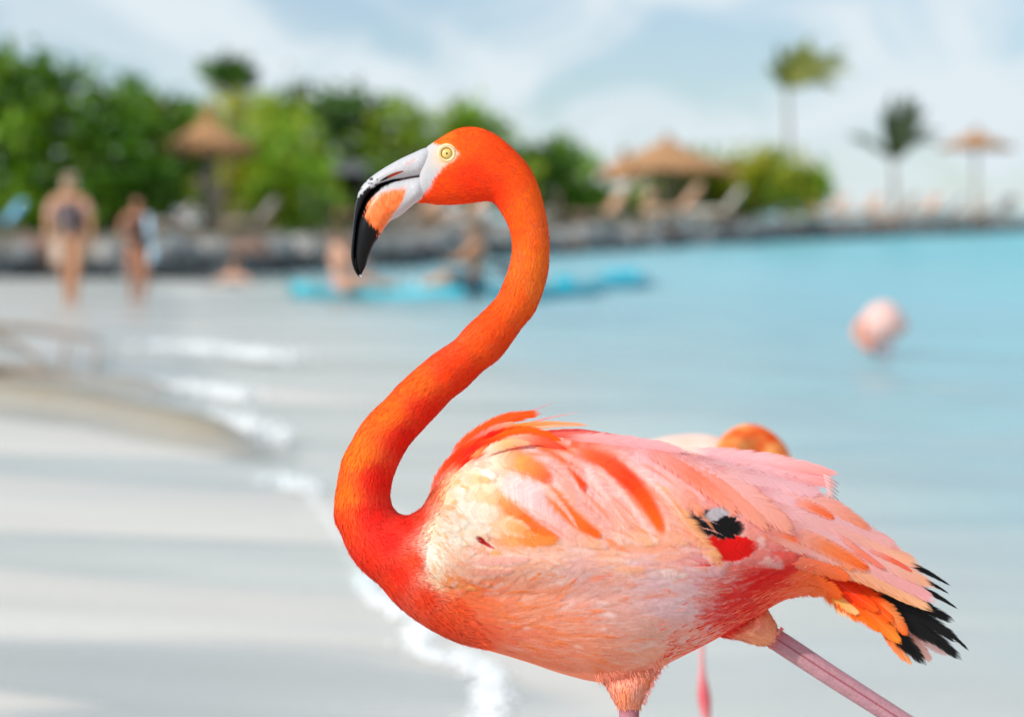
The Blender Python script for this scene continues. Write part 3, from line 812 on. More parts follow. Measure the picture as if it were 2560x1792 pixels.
# ---- materials of the bird
def feather_mat(name, trans=0.32, rough=0.55, fray=True):
    m, t = new_mat(name)
    col = node(t, 'ShaderNodeAttribute', attribute_name='Col')
    fu = node(t, 'ShaderNodeAttribute', attribute_name='fuv')
    sp = node(t, 'ShaderNodeSeparateXYZ'); t.links.new(fu.outputs['Vector'], sp.inputs[0])
    au = math_node(t, 'ABSOLUTE', sp.outputs['X'])
    q = math_node(t, 'SUBTRACT', sp.outputs['Y'], math_node(t, 'MULTIPLY', au, 0.16))
    cv = node(t, 'ShaderNodeCombineXYZ')
    t.links.new(math_node(t, 'ADD', math_node(t, 'MULTIPLY', q, 70.0), math_node(t, 'MULTIPLY', sp.outputs['Z'], 91.0)), cv.inputs[0])
    t.links.new(math_node(t, 'MULTIPLY', sp.outputs['X'], 0.8), cv.inputs[1])
    t.links.new(math_node(t, 'MULTIPLY', sp.outputs['Z'], 37.0), cv.inputs[2])
    n = noise(t, cv.outputs[0], 1.0, 2, 0.6)
    cv2 = node(t, 'ShaderNodeCombineXYZ')
    t.links.new(math_node(t, 'ADD', math_node(t, 'MULTIPLY', q, 22.0), math_node(t, 'MULTIPLY', sp.outputs['Z'], 53.0)), cv2.inputs[0])
    t.links.new(math_node(t, 'MULTIPLY', sp.outputs['X'], 0.5), cv2.inputs[1])
    n2 = noise(t, cv2.outputs[0], 1.0, 2, 0.6)
    vm = node(t, 'ShaderNodeVectorMath', operation='SCALE'); t.links.new(col.outputs['Color'], vm.inputs[0])
    t.links.new(maprange(t, n, 0.25, 0.75, 0.84, 1.14, False), vm.inputs['Scale'])
    c = vm.outputs[0]
    shaft = maprange(t, au, 0.03, 0.08, 0.07, 0.0)
    c = mixcol(t, shaft, c, (0.85, 0.62, 0.50)) if 'black' not in name else c
    p = node(t, 'ShaderNodeBsdfPrincipled'); t.links.new(c, p.inputs['Base Color'])
    p.inputs['Roughness'].default_value = rough; p.inputs['Specular IOR Level'].default_value = 0.12
    b = node(t, 'ShaderNodeBump'); b.inputs['Strength'].default_value = 0.35; b.inputs['Distance'].default_value = 0.0008
    t.links.new(n, b.inputs['Height']); t.links.new(b.outputs[0], p.inputs['Normal'])
    tr = node(t, 'ShaderNodeBsdfTranslucent'); t.links.new(c, tr.inputs['Color'])
    mx = node(t, 'ShaderNodeMixShader'); mx.inputs[0].default_value = trans
    t.links.new(p.outputs[0], mx.inputs[1]); t.links.new(tr.outputs[0], mx.inputs[2])
    if not fray:
        return finish(m, t, mx.outputs[0])
    edge = math_node(t, 'MAXIMUM', au, maprange(t, sp.outputs['Y'], 0.80, 1.0, 0.0, 0.97))
    nn = math_node(t, 'ADD', math_node(t, 'MULTIPLY', n2, 0.95), math_node(t, 'MULTIPLY', n, 0.5))
    al = math_node(t, 'SUBTRACT', math_node(t, 'ADD', nn, 0.34), edge)
    al = maprange(t, al, 0.0, 0.42, 0.0, 1.0)
    al = math_node(t, 'MULTIPLY', al, maprange(t, sp.outputs['Y'], 0.0, 0.22, 0.0, 1.0))
    tp = node(t, 'ShaderNodeBsdfTransparent')
    m2 = node(t, 'ShaderNodeMixShader'); t.links.new(al, m2.inputs[0])
    t.links.new(tp.outputs[0], m2.inputs[1]); t.links.new(mx.outputs[0], m2.inputs[2])
    return finish(m, t, m2.outputs[0])
F_SOFT = feather_mat('feather_soft', 0.20)
F_BLACK = feather_mat('feather_black', 0.02, 0.42)
F_DOWN = feather_mat('feather_down', 0.20, 0.7, False)

def vcol_mat(name, rough=0.6, spec=0.3, bump=0.25, bscale=500, sss=0.0, coat=0.0, bdist=0.0006):
    m, t = new_mat(name)
    col = node(t, 'ShaderNodeAttribute', attribute_name='Col')
    tc = node(t, 'ShaderNodeTexCoord')
    n = noise(t, tc.outputs['Object'], bscale, 3, 0.6)
    vm = node(t, 'ShaderNodeVectorMath', operation='SCALE'); t.links.new(col.outputs['Color'], vm.inputs[0])
    t.links.new(maprange(t, n, 0.3, 0.7, 0.9, 1.08, False), vm.inputs['Scale'])
    p = node(t, 'ShaderNodeBsdfPrincipled'); t.links.new(vm.outputs[0], p.inputs['Base Color'])
    p.inputs['Roughness'].default_value = rough; p.inputs['Specular IOR Level'].default_value = spec
    p.inputs['Subsurface Weight'].default_value = sss; p.inputs['Subsurface Scale'].default_value = 0.003
    p.inputs['Coat Weight'].default_value = coat; p.inputs['Coat Roughness'].default_value = 0.15
    b = node(t, 'ShaderNodeBump'); b.inputs['Strength'].default_value = bump; b.inputs['Distance'].default_value = bdist
    t.links.new(n, b.inputs['Height']); t.links.new(b.outputs[0], p.inputs['Normal'])
    return finish(m, t, p.outputs[0])
BODY_M = vcol_mat('bird_body', 0.8, 0.08, 0.3, 700)
BILL_M = vcol_mat('bird_bill', 0.34, 0.22, 0.12, 420, 0.0, 0.0)
LEG_M = vcol_mat('bird_leg', 0.55, 0.4, 0.7, 330, 0.0, 0.0, 0.0015)

# ---- continuous body
face_y = np.array([340, 352, 360, 366, 374, 385, 396, 406, 418, 440, 455, 470, 485, 500, 512])
face_x = np.array([1058, 1072, 1086, 1108, 1138, 1147, 1141, 1127, 1109, 1091, 1082, 1076, 1061, 1044, 1034])
NB, NS = 560, 72
body_pts, body_F = sweep(SP, SD, NB, NS)
bx_, by_, bw_ = body_pts[..., 0].ravel(), body_pts[..., 1].ravel(), body_pts[..., 2].ravel()
bc = pig_gain(pigment(bx_, by_))
hash_n = np.sin(bx_ * 0.41 + bw_ * 0.3) * np.sin(by_ * 0.53 - bw_ * .2)
fm = 1 - ss(bx_ - np.interp(by_, face_y, face_x) + 4 * hash_n, -5, 5)
fm = np.where((by_ < 520) & (bx_ < 1170), fm, 0)
cream = np.exp(-(((bx_ - 1118) / 34) ** 2 + ((by_ - 395) / 30) ** 2))
fcol = lin((184, 182, 185))[None] * (1 - cream)[:, None] + lin((224, 190, 152))[None] * cream[:, None]
bc = bc * (1 - fm)[:, None] + fcol * fm[:, None]
wsc = lambda x_, y_: 1 - .035 * ss(x_, 1045, 1150) * ss(y_, 1000, 1090)
bw2 = bw_ * wsc(bx_, by_)
in_ = (bx_ > np.interp(by_, fe_y, fe_x) + 25) & (by_ < 1430) & (by_ > 1090) & inside0(bx_, by_) & (np.abs(bw_) > 12)
bw2 = np.where(in_, np.sign(bw_) * np.maximum(np.abs(bw2), surf(bx_, by_) * .96 - 6), bw2)       # the folded wing swells the body
mesh_obj('body', B(bx_, by_, bw2), body_F, BODY_M, bird, ORG, col=bc)

# ---- bill
def vn(x, y, s=1.0, k=0.0):
    """value noise for mottled edges"""
    r = np.random.default_rng(3).uniform(size=(64, 64))
    x = x * s + 17.3 + k; y = y * s + 5.1 + k
    xi = np.floor(x).astype(int); yi = np.floor(y).astype(int); fx = x - xi; fy = y - yi
    fx = fx * fx * (3 - 2 * fx); fy = fy * fy * (3 - 2 * fy)
    g = lambda a, b: r[(a) % 64, (b) % 64]
    return (g(xi, yi) * (1 - fx) + g(xi + 1, yi) * fx) * (1 - fy) + (g(xi, yi + 1) * (1 - fx) + g(xi + 1, yi + 1) * fx) * fy
UP = [((1080, 369), (1064, 441), 34), ((1060, 371), (1046, 441.5), 41), ((1037, 381), (1026, 444), 39), ((1004, 396), (1004, 448), 36), ((971, 414), (977, 453), 33), ((941, 433), (951, 464), 30), ((917, 452), (931, 480), 27),
      ((900, 474), (915, 500), 24), ((892, 499), (904, 527), 21), ((885, 540), (895, 556), 18), ((881, 581), (890, 595), 15.5), ((877, 636), (887, 640), 13), ((881, 663), (891, 668), 10), ((890, 684), (898, 684), 6), ((899, 694), (901, 692), 1.5)]
LO = [((1064, 440.5), (1058, 502), 34), ((1046, 440.5), (1040, 507), 41), ((1026, 443), (1019, 524), 39), ((1004, 447), (998, 541), 37), ((977, 452), (978, 551), 37), ((951, 463), (964, 566), 36), ((931, 479), (952, 586), 35), ((915, 499), (943, 600), 33.5),
      ((904, 526), (935, 612), 31), ((895, 555), (928, 628), 28), ((890, 594), (921, 645), 23), ((887, 639), (914, 667), 17), ((891, 667), (908, 678), 10), ((898, 687), (902, 689), 2)]
def bill_part(name, L, lower):
    pts, Fb = sweep([(a[0], a[1], b[0], b[1]) for a, b, d in L], [d for a, b, d in L], 150, 48, 0, 0.9)
    x, y, w = pts[..., 0].ravel(), pts[..., 1].ravel(), pts[..., 2].ravel()
    mot = (vn(x, y, .25) - .5) * 10 + (vn(x, y, .11, 9) - .5) * 8
    skin = lin((186, 184, 187)); blk = lin((5, 4, 6)); org = lin((240, 88, 8)); org2 = lin((246, 142, 84))
    c = np.tile(skin, (len(x), 1))
    if lower:
        # orange patch
        ex = np.interp(y, [440, 462, 470, 492, 520, 552, 590, 620], [1010, 1020, 1019, 1012, 997, 975, 955, 940])     # right limit
        top = np.interp(x, [900, 925, 955, 990, 1025], [520, 492, 476, 466, 462])
        o = ss(ex - x + mot * .5, -3, 7) * ss(y - top + mot * .6, 0, 14)
        gq = np.clip(.5 * vn(x, y, .13, 4) + .7 * vn(x, y, .45, 7) - .1, 0, 1)[:, None]; oc = org2 * gq + org * (1 - gq)
        c = c * (1 - o)[:, None] + oc * o[:, None]
        lim = np.interp(y, [440, 450, 458, 466, 476, 492, 510, 530, 548, 562, 575, 590, 610], [1000, 985, 962, 948, 936, 923, 916, 914, 919, 929, 941, 952, 965])
        gape = np.interp(x, [887, 890, 895, 904, 915, 931, 951, 977, 1004, 1026, 1050], [639, 594, 555, 526, 499, 479, 463, 452, 447, 443, 440])
        thick = np.interp(x, [880, 920, 950, 985, 1005, 1050], [30, 16, 11, 6, 2.5, 1.5])
        k1 = ss(lim - x + mot * 1.5 + (vn(x, y, .55, 3) - .5) * 12, -1.5, 1.5)
        k2 = ss(gape + thick - y + mot * .3, -1.5, 1.5)
        bk = np.where(x < 962, k1, 0) * np.where(y < 545, ss(gape + np.interp(x, [880, 925, 962], [60, 24, 12]) - y + mot * .7, -2, 2), 1)
        bk = np.maximum(bk, k2)
        redl = ss(x, 990, 1012)
        c = c * (1 - bk)[:, None] + (blk * (1 - redl)[:, None] + lin((150, 60, 45)) * redl[:, None]) * bk[:, None]
    else:
        cul = np.interp(y, [452, 474, 499, 540, 581, 636, 663], [931, 914, 903, 895, 889, 884, 890])
        lim = ss(y - np.interp(x, [870, 885, 900, 915, 930], [506, 504, 490, 474, 470]) + mot * 1.6, -3, 3)
        lim = np.maximum(lim, (vn(x, y, .22, 21) > .66) * (x < 945) * (x > 893) * (y > 440) * .9)
        gp = np.interp(x, [904, 915, 931, 951, 977, 1004, 1026], [527, 500, 480, 464, 453, 448, 444])
        k2 = ss(y - gp + np.interp(x, [900, 930, 960, 985, 1003], [14, 9, 5, 3, 1.2]) + mot * .25, -1, 1) * (1 - ss(x, 1004, 1030))
        bk = np.maximum(lim, k2)
        c = c * (1 - bk)[:, None] + blk * bk[:, None]
        # reddish lines around the nostril
        ln = np.abs((y - 426) + (x - 985) * .50)
        rr = np.exp(-(ln / 3.0) ** 2) * ss(x, 1008, 1016) * (1 - ss(x, 1030, 1045)) * .5 + .35 * (vn(x, y, .2, 33) > .80) * (x > 985) * (y > 418)
        c = c * (1 - rr)[:, None] + lin((222, 120, 90)) * rr[:, None]
    return mesh_obj(name, B(x, y, w), Fb, BILL_M, bird, ORG, col=c)
ub = bill_part('upper_bill', UP, False)
bill_part('lower_bill', LO, True)
# nostril: a narrow slit, proud of the bill by a hair
nos = []
v = np.linspace(0, 1, 12)
nx_ = 951 + (1008 - 951) * v; ny_ = 453.5 + (428 - 453.5) * v - 2.0 * np.sin(v * 3.14)
th_ = 3.6 * np.sin(np.pi * np.clip(v * .9 + .05, 0, 1)) ** .7
cul_y = np.interp(nx_, [900, 917, 941, 971, 1004, 1037], [474, 452, 433, 414, 396, 381]); gap_y = np.interp(nx_, [915, 931, 951, 977, 1004, 1026], [500, 480, 464, 453, 448, 444])
hw_ = np.interp(nx_, [917, 941, 971, 1004, 1037], [27, 30, 33, 36, 38])
def bill_w(y):
    q = np.clip((2 * y - cul_y - gap_y) / (gap_y - cul_y), -.97, .97); return hw_ * np.sqrt(1 - q * q) ** .9
rows_ = [(-1, 1.2), (0, 0.6), (1, 1.2)]
NV = np.stack([np.stack([nx_ + k * th_ * .45, ny_ + k * th_ * .9, bill_w(ny_ + k * th_ * .9) + e], -1) for k, e in rows_], 1)
Fn = [(i * 3 + k, i * 3 + k + 1, (i + 1) * 3 + k + 1, (i + 1) * 3 + k) for i in range(11) for k in range(2)]
cc = np.repeat(np.where(v[:, None] < .35, lin((40, 25, 28)), lin((178, 60, 38))), 3, 0)
cc[1::3] *= .55
q = NV.reshape(-1, 3); mesh_obj('nostril', B(q[:, 0], q[:, 1], q[:, 2]), Fn, BILL_M, ub, ORG, col=cc)

# ---- eye
def disc_dome(name, cx, cy, w0, r, bulge, mat, parent, inner=0.0, seg=40, rings=8, col=None, ring_profile=None):
    V = []; Cc = []
    for i in range(rings + 1):
        f = inner + (1 - inner) * i / rings
        for j in range(seg):
            a = 2 * math.pi * j / seg
            wz = w0 + (ring_profile(f) if ring_profile else bulge * math.sqrt(max(0, 1 - f * f)))
            V.append((cx + r * f * math.cos(a), cy + r * f * math.sin(a), wz)); Cc.append(col(f, a) if col else (0, 0, 0))
    Fd = [(i * seg + j, (i + 1) * seg + j, (i + 1) * seg + (j + 1) % seg, i * seg + (j + 1) % seg) for i in range(rings) for j in range(seg)]
    V = np.array(V)
    return mesh_obj(name, B(V[:, 0], V[:, 1], V[:, 2]), Fd, mat, parent, ORG, col=np.array(Cc))
EYE_M = vcol_mat('bird_eye', 0.06, 0.6, 0.0, 300, 0.0, 0.6)
LID_M = vcol_mat('bird_lid', 0.55, 0.3, 0.3, 400)
ex_, ey_ = 1117, 384
ew = 50.0
lid = disc_dome('eyelid', ex_, ey_, ew, 25, 0, LID_M, bird, 0.52, 48, 9,
                lambda f, a: lin((238, 208, 160)) if f > .60 and not (.74 < f < .80) else lin((196, 150, 90)), lambda f: 6.5 * math.sin(math.pi * min(1, (f - .5) / .55)) ** .8 - 1.5 + (1 - f) * 5)
eye = disc_dome('eye', ex_, ey_, ew - .5, 14, 8.5, EYE_M, bird, 0.0, 40, 12,
                lambda f, a: lin((110, 62, 20)) if f > .90 else (lin((240, 204, 104)) * (0.86 + .14 * math.sin(a * 23)) if f > .22 else lin((226, 180, 80))))
disc_dome('pupil', ex_, ey_, ew + 7.2, 3.3, 1.3, EYE_M, eye, 0.0, 20, 4, lambda f, a: (0.004, 0.003, 0.003))

# ---- water drop on the bill tip
m, t = new_mat('water_drop')
p = node(t, 'ShaderNodeBsdfPrincipled'); p.inputs['Transmission Weight'].default_value = 0.85; p.inputs['Roughness'].default_value = 0.02
p.inputs['IOR'].default_value = 1.33; p.inputs['Base Color'].default_value = (.92, .97, 1, 1); finish(m, t, p.outputs[0])
mb = MB(); mb.ball(B(901, 690, 2), np.array([4.0, 4.0, 4.6]) * S0, 14, 9)
tag(mb.build('water_drop', m), 'clear water drop hanging from the tip of the beak', 'water drop')

# ================================================================== PLUMAGE
def leaf_strip(base, ctrl, tip, width, off0, off1, nseg=9, ncross=5, prof=None, camber=0.22, w_abs=None, surf_fn=surf, twist=0.0):
    """many feathers at once. base, ctrl, tip: (n,2) px; width, off: (n,). Returns px points (n,nseg,ncross,3) and (u,v)."""
    base, ctrl, tip = (np.asarray(q, float).reshape(-1, 2) for q in (base, ctrl, tip))
    n = len(base); width = np.zeros(n) + width; off0 = np.zeros(n) + off0; off1 = np.zeros(n) + off1
    v = np.linspace(0, 1, nseg); u = np.linspace(-1, 1, ncross)
    vb = v[None, :, None]
    c = (1 - vb) ** 2 * base[:, None] + 2 * vb * (1 - vb) * ctrl[:, None] + vb ** 2 * tip[:, None]
    tg = 2 * (1 - vb) * (ctrl - base)[:, None] + 2 * vb * (tip - ctrl)[:, None]
    tg /= np.linalg.norm(tg, axis=2, keepdims=True) + 1e-9
    nr = np.stack([-tg[..., 1], tg[..., 0]], -1)
    pf = prof(v) if prof else np.minimum(1, 0.25 + 1.6 * v ** .7) * np.maximum(0, 1 - v ** 3.2) ** .62
    hw = width[:, None] / 2 * pf[None]
    xy = c[:, :, None] + nr[:, :, None] * (hw[..., None] * u[None, None])[..., None]
    off = off0[:, None] + (off1 - off0)[:, None] * v[None] ** 1.3
    if w_abs is None:
        sw = surf_fn(xy[..., 0], xy[..., 1])
    else:
        w_abs = np.asarray(w_abs, float)
        sw = (np.zeros((n, nseg)) + (w_abs[..., 0:1] + (w_abs[..., 1:2] - w_abs[..., 0:1]) * v[None] if w_abs.ndim == 2 else w_abs))[:, :, None] + 0 * xy[..., 0]
    w = sw + off[..., None] - camber * hw[..., None] * (u ** 2)[None, None]
    pts = np.concatenate([xy, w[..., None]], -1)
    uu = np.broadcast_to(u[None, None], w.shape); vv = np.broadcast_to(v[None, :, None], w.shape)
    return pts, uu, vv
def strip_faces(n, nseg, ncross):
    idx = np.arange(n * nseg * ncross).reshape(n, nseg, ncross)
    return np.stack([idx[:, :-1, :-1], idx[:, :-1, 1:], idx[:, 1:, 1:], idx[:, 1:, :-1]], -1).reshape(-1, 4)

# ---- direction of lie (x, y, dx, dy) and feather length over the body
DIRF = np.array([(860, 1250, .05, 1), (900, 1380, .45, .9), (960, 1300, .35, .93), (950, 1450, .7, .7), (1020, 1400, .75, .65), (1040, 1520, .85, .55), (1100, 1560, .9, .4), (1050, 1290, .7, .6),
 (1200, 1590, .95, .28), (1300, 1620, .97, .22), (1450, 1660, .96, .2), (1560, 1670, .95, -.1), (1150, 1500, .98, .05), (1250, 1470, .8, -.5), (1300, 1520, .95, -.25), (1420, 1460, .75, -.62), (1440, 1560, .99, .05),
 (1560, 1430, .97, -.2), (1600, 1500, 1, .02), (1700, 1480, .98, .2), (1720, 1540, .96, .1), (1650, 1590, .98, .05), (1700, 1620, .9, -.4), (1800, 1560, .85, -.5), (1850, 1500, .88, -.45), (1950, 1420, .92, -.35), (1990, 1470, .85, -.5), (1780, 1450, .98, -.15),
 (1070, 1400, .45, .85), (1080, 1330, .8, .5), (1110, 1440, .7, .6), (1140, 1250, .75, .6), (1120, 1300, .85, .5), (1200, 1250, .8, .6), (1200, 1330, .9, .4), (1180, 1400, .95, .2), (1280, 1330, .9, .4), (1200, 1170, .9, .2), (1250, 1130, .95, -.1), (1120, 1170, .55, -.8), (1080, 1230, .45, -.85),
 (1300, 1240, .75, .65), (1400, 1300, .8, .6), (1400, 1180, .7, .7), (1330, 1110, .95, .1), (1500, 1370, .95, .25), (1500, 1240, .7, .7), (1500, 1120, .95, .25), (1650, 1250, .65, .75), (1650, 1150, .85, .5), (1700, 1370, .95, .15), (1600, 1370, .95, .2), (1350, 1400, .95, .05), (1450, 1395, .99, .0), (1800, 1200, .85, .5), (1950, 1250, .85, .5), (2100, 1350, .85, .5), (1850, 1340, .9, .3)], float)
def lie(x, y):
    x = np.asarray(x, float).ravel(); y = np.asarray(y, float).ravel()
    d2 = (x[:, None] - DIRF[None, :, 0]) ** 2 + (y[:, None] - DIRF[None, :, 1]) ** 2
    w = 1 / (d2 + 500) ** 2
    d = w @ DIRF[:, 2:4]; return d / (np.linalg.norm(d, axis=1, keepdims=True) + 1e-9)
def inside(x, y, margin=4):
    tp = np.interp(x, tp_x, tp_y); bt = np.interp(x, bt_x, bt_y)
    return (y > tp + margin) & (y < bt - margin)
def jgrid(x0, x1, y0, y1, step):
    gx, gy = np.meshgrid(np.arange(x0, x1, step), np.arange(y0, y1, step))
    p_ = np.stack([gx.ravel(), gy.ravel()], -1)
    return p_ + rng.uniform(-.55, .55, p_.shape) * step

PL_V = []; PL_C = []; PL_U = []; PL_F = []; PL_N = [0]
def emit(pts, uu, vv, col, mirror=True):
    n, a, b_ = uu.shape
    r = np.broadcast_to(rng.uniform(0, 1, n)[:, None, None], uu.shape)
    U = np.stack([uu, vv, r], -1).reshape(-1, 3)
    q = pts.reshape(-1, 3)
    Fq_ = strip_faces(n, a, b_)
    for sg in ((1, -1) if mirror else (1,)):
        PL_V.append(B(q[:, 0], q[:, 1], q[:, 2] * sg)); PL_C.append(col.reshape(-1, 3)); PL_U.append(U)
        PL_F.append(Fq_ + PL_N[0]); PL_N[0] += len(q)

def accent(cbase, vv, uu, tipc, amount, core=0.55):
    """pigment running to a coloured centre near the tip"""
    f = ss(vv, .25, .8) * (1 - ss(np.abs(uu), core, core + .45)) * amount
    return cbase * (1 - f[..., None]) + tipc * f[..., None]

slim_ = lambda v: np.minimum(1, .3 + 1.2 * v ** .6) * np.maximum(0, 1 - v ** 1.7) ** .8
# region masks
def m_flank(x, y):
    fe = np.interp(y, fe_y, fe_x)
    return inside(x, y, 2) & (((x > 1060) & (y > np.interp(x, [1060, 1110, 1250, 1450, 1780, 2050], [1440, 1470, 1395, 1385, 1400, 1330]))) | ((x < fe) & (x > 1090)))
def m_wing(x, y):
    fe = np.interp(y, fe_y, fe_x)
    return inside(x, y, 2) & (x > fe + 4) & (x > 1050) & (y < np.interp(x, [1050, 1110, 1250, 1450, 1780, 2050], [1480, 1490, 1420, 1410, 1420, 1350]))
OR_ = lin((240, 96, 20)); RD_ = lin((206, 6, 4)); PKL = lin((226, 172, 170))

# ---- the layered plumage of body and folded wing: one fine relief sheet, every feather raised and tinted on it
GX = np.arange(1036, 2064, 2.6); GY = np.arange(1074, 1714, 2.6)
gX, gY = np.meshgrid(GX, GY)
SH_H = np.zeros_like(gX)                                     # relief in px
SH_C = pig_gain(pigment(gX, gY)).reshape(gX.shape + (3,))
BN = rng.uniform(size=(256, 4096))
def barb(q, seed, f):
    p_ = q * f + 1000; k = np.floor(p_).astype(int); fr_ = p_ - k; row = BN[seed % 256]
    return row[k % 4096] * (1 - fr_) + row[(k + 1) % 4096] * fr_
def paint(base, ctrl, tip, width, stops, edge=None, core=None, op=1.0, lift=2.6, soft=.5, prof=0, barbs=1.0, gain=True):
    base, ctrl, tip = (np.asarray(q, float) for q in (base, ctrl, tip))
    v = np.linspace(0, 1, 22)[:, None]
    c = (1 - v) ** 2 * base + 2 * v * (1 - v) * ctrl + v * v * tip
    tg = np.gradient(c, axis=0); ln = np.linalg.norm(tg, axis=1, keepdims=True); tg = tg / (ln + 1e-9); L = ln.sum()
    pad = width * .6 + 2
    i0 = max(0, int((c[:, 1].min() - pad - GY[0]) / 2.6)); i1 = min(len(GY), int((c[:, 1].max() + pad - GY[0]) / 2.6) + 2)
    j0 = max(0, int((c[:, 0].min() - pad - GX[0]) / 2.6)); j1 = min(len(GX), int((c[:, 0].max() + pad - GX[0]) / 2.6) + 2)
    if i1 - i0 < 2 or j1 - j0 < 2: return
    x = gX[i0:i1, j0:j1]; y = gY[i0:i1, j0:j1]
    dx = x[..., None] - c[:, 0]; dy = y[..., None] - c[:, 1]
    k = np.argmin(dx * dx + dy * dy, -1)
    ddx = np.take_along_axis(dx, k[..., None], -1)[..., 0]; ddy = np.take_along_axis(dy, k[..., None], -1)[..., 0]
    t0 = tg[k]
    al_ = ddx * t0[..., 0] + ddy * t0[..., 1]; nd = -ddx * t0[..., 1] + ddy * t0[..., 0]
    vv = k / 21.0 + al_ / L
    vc = np.clip(vv, 0, 1)
    pf = np.minimum(1, .35 + 1.5 * vc ** .7) * np.maximum(.02, 1 - vc ** (3.4 if prof == 0 else 1.8)) ** (.55 if prof == 0 else .8)
    u = nd / (width / 2 * pf + .3); au = np.abs(u)
    sd = int(rng.integers(0, 256))
    q = vc * L - au * width * .35
    b1 = barb(q, sd, .36); b2 = barb(q, sd + 7, .10)
    fray = .30 * (b1 - .5) + .55 * (b2 - .5)
    a = 1 - ss(au, 1.02 - soft + fray * .8, 1.08 + fray * .5)
    a *= ss(vv, -.02, .22) * (1 - ss(vv, .90 + .12 * (b1 - .5), 1.02))
    a = np.clip(a * op, 0, 1)
    S_ = np.array([pig_gain(lin(z)) if gain else z for z in stops]); vs = np.linspace(0, 1, len(S_))
    col = np.stack([np.interp(vc, vs, S_[:, z]) for z in range(3)], -1)
    if edge is not None:
        f = (ss(au, .30, 1.0) * edge[1])[..., None]; col = col * (1 - f) + pig_gain(lin(edge[0])) * f
    if core is not None:
        f = (ss(u * core[1], -.25, .35) * ss(vc, .05, .35))[..., None]; col = col * (1 - f) + pig_gain(lin(core[0])) * f
    col = np.clip(col * (1 + barbs * (.26 * (b1 - .5) + .16 * (b2 - .5)))[..., None], 0, .97)
    SH_C[i0:i1, j0:j1] = SH_C[i0:i1, j0:j1] * (1 - a[..., None]) + col * a[..., None]
    hl = .5 + 1.7 * lift * vc * (1 - .45 * np.minimum(1, u * u)) + .6 * barbs * (b1 - .5)
    SH_H[i0:i1, j0:j1] = SH_H[i0:i1, j0:j1] * (1 - a) + (hl + .35 * SH_H[i0:i1, j0:j1]) * a
def fcol(p_):
    return pig_gain(pigment([p_[0]], [p_[1]]))[0]
def scatter(g, Lr, Wr, var, lift, soft, prof=0, coral=0.0, pale=0.0, op=1.0, coralc=(240, 112, 50), dark=None, barbs=1.0):
    d = lie(g[:, 0], g[:, 1]); o = np.argsort(-(g[:, 0] + .15 * g[:, 1])); pc = pig_gain(pigment(g[:, 0] + d[:, 0] * 10, g[:, 1] + d[:, 1] * 10))
    for k in o:
        L_ = rng.uniform(*Lr) if not callable(Lr) else Lr(g[k]); W_ = rng.uniform(*Wr) if not callable(Wr) else Wr(g[k])
        a_ = rng.normal() * .10; dd = np.array([d[k, 0] - a_ * d[k, 1], d[k, 1] + a_ * d[k, 0]]); nn_ = np.array([-dd[1], dd[0]])
        tip = g[k] + dd * L_ + nn_ * rng.normal() * .05 * L_; ctl = g[k] + dd * L_ * .5 + nn_ * rng.normal() * .07 * L_
        c = pc[k] * rng.uniform(1 - var, 1 + var); st = [c, c, c]
        r_ = rng.uniform()
        if r_ < coral: m_ = rng.uniform(.35, .85); cc_ = pig_gain(lin(coralc)); st = [c, c * (1 - m_) + cc_ * m_, c * (1 - m_) + cc_ * m_]
        elif r_ < coral + pale: m_ = rng.uniform(.2, .5); cc_ = pig_gain(lin((240, 212, 206))); st = [c, c * (1 - m_) + cc_ * m_, c * (1 - m_) + cc_ * m_]
        paint(g[k], ctl, tip, W_, st, None, None, op, lift, soft, prof, barbs, gain=False)
# flank and belly: long soft feathers
g = jgrid(1090, 2060, 1300, 1712, 15); g = g[m_flank(g[:, 0], g[:, 1])]
scatter(g, lambda p_: (38 + 62 * ss(p_[0], 1100, 1350)) * rng.uniform(.75, 1.3), lambda p_: (14 + 17 * ss(p_[0], 1100, 1350)) * rng.uniform(.75, 1.25), .03, 1.3, .8, 0, .12, .10, .8, barbs=.55)
# red rear flank: narrow pointed feathers
g = jgrid(1730, 2050, 1380, 1620, 11); g = g[inside(g[:, 0], g[:, 1], 3)]; rz_ = np.exp(-(((g[:, 0] - 1865) / 125) ** 2 + ((g[:, 1] - 1480) / 90) ** 2)); g = g[rz_ > .20]
for p_ in g[::2]:
    dd = lie([p_[0]], [p_[1]])[0]; ln = rng.uniform(36, 60); paint(p_, p_ + dd * ln * .5, p_ + dd * ln, rng.uniform(14, 22), [(206, 6, 4), (204, 3, 3), (208, 14, 8)], None, None, .75 * math.exp(-(((p_[0] - 1865) / 125) ** 2 + ((p_[1] - 1485) / 80) ** 2)) + .15, 1.6, .6, 1)
scatter(g, (24, 52), (6, 11), .10, 1.6, .5, 1, .10, .0, .6, (232, 100, 74), barbs=1.0)
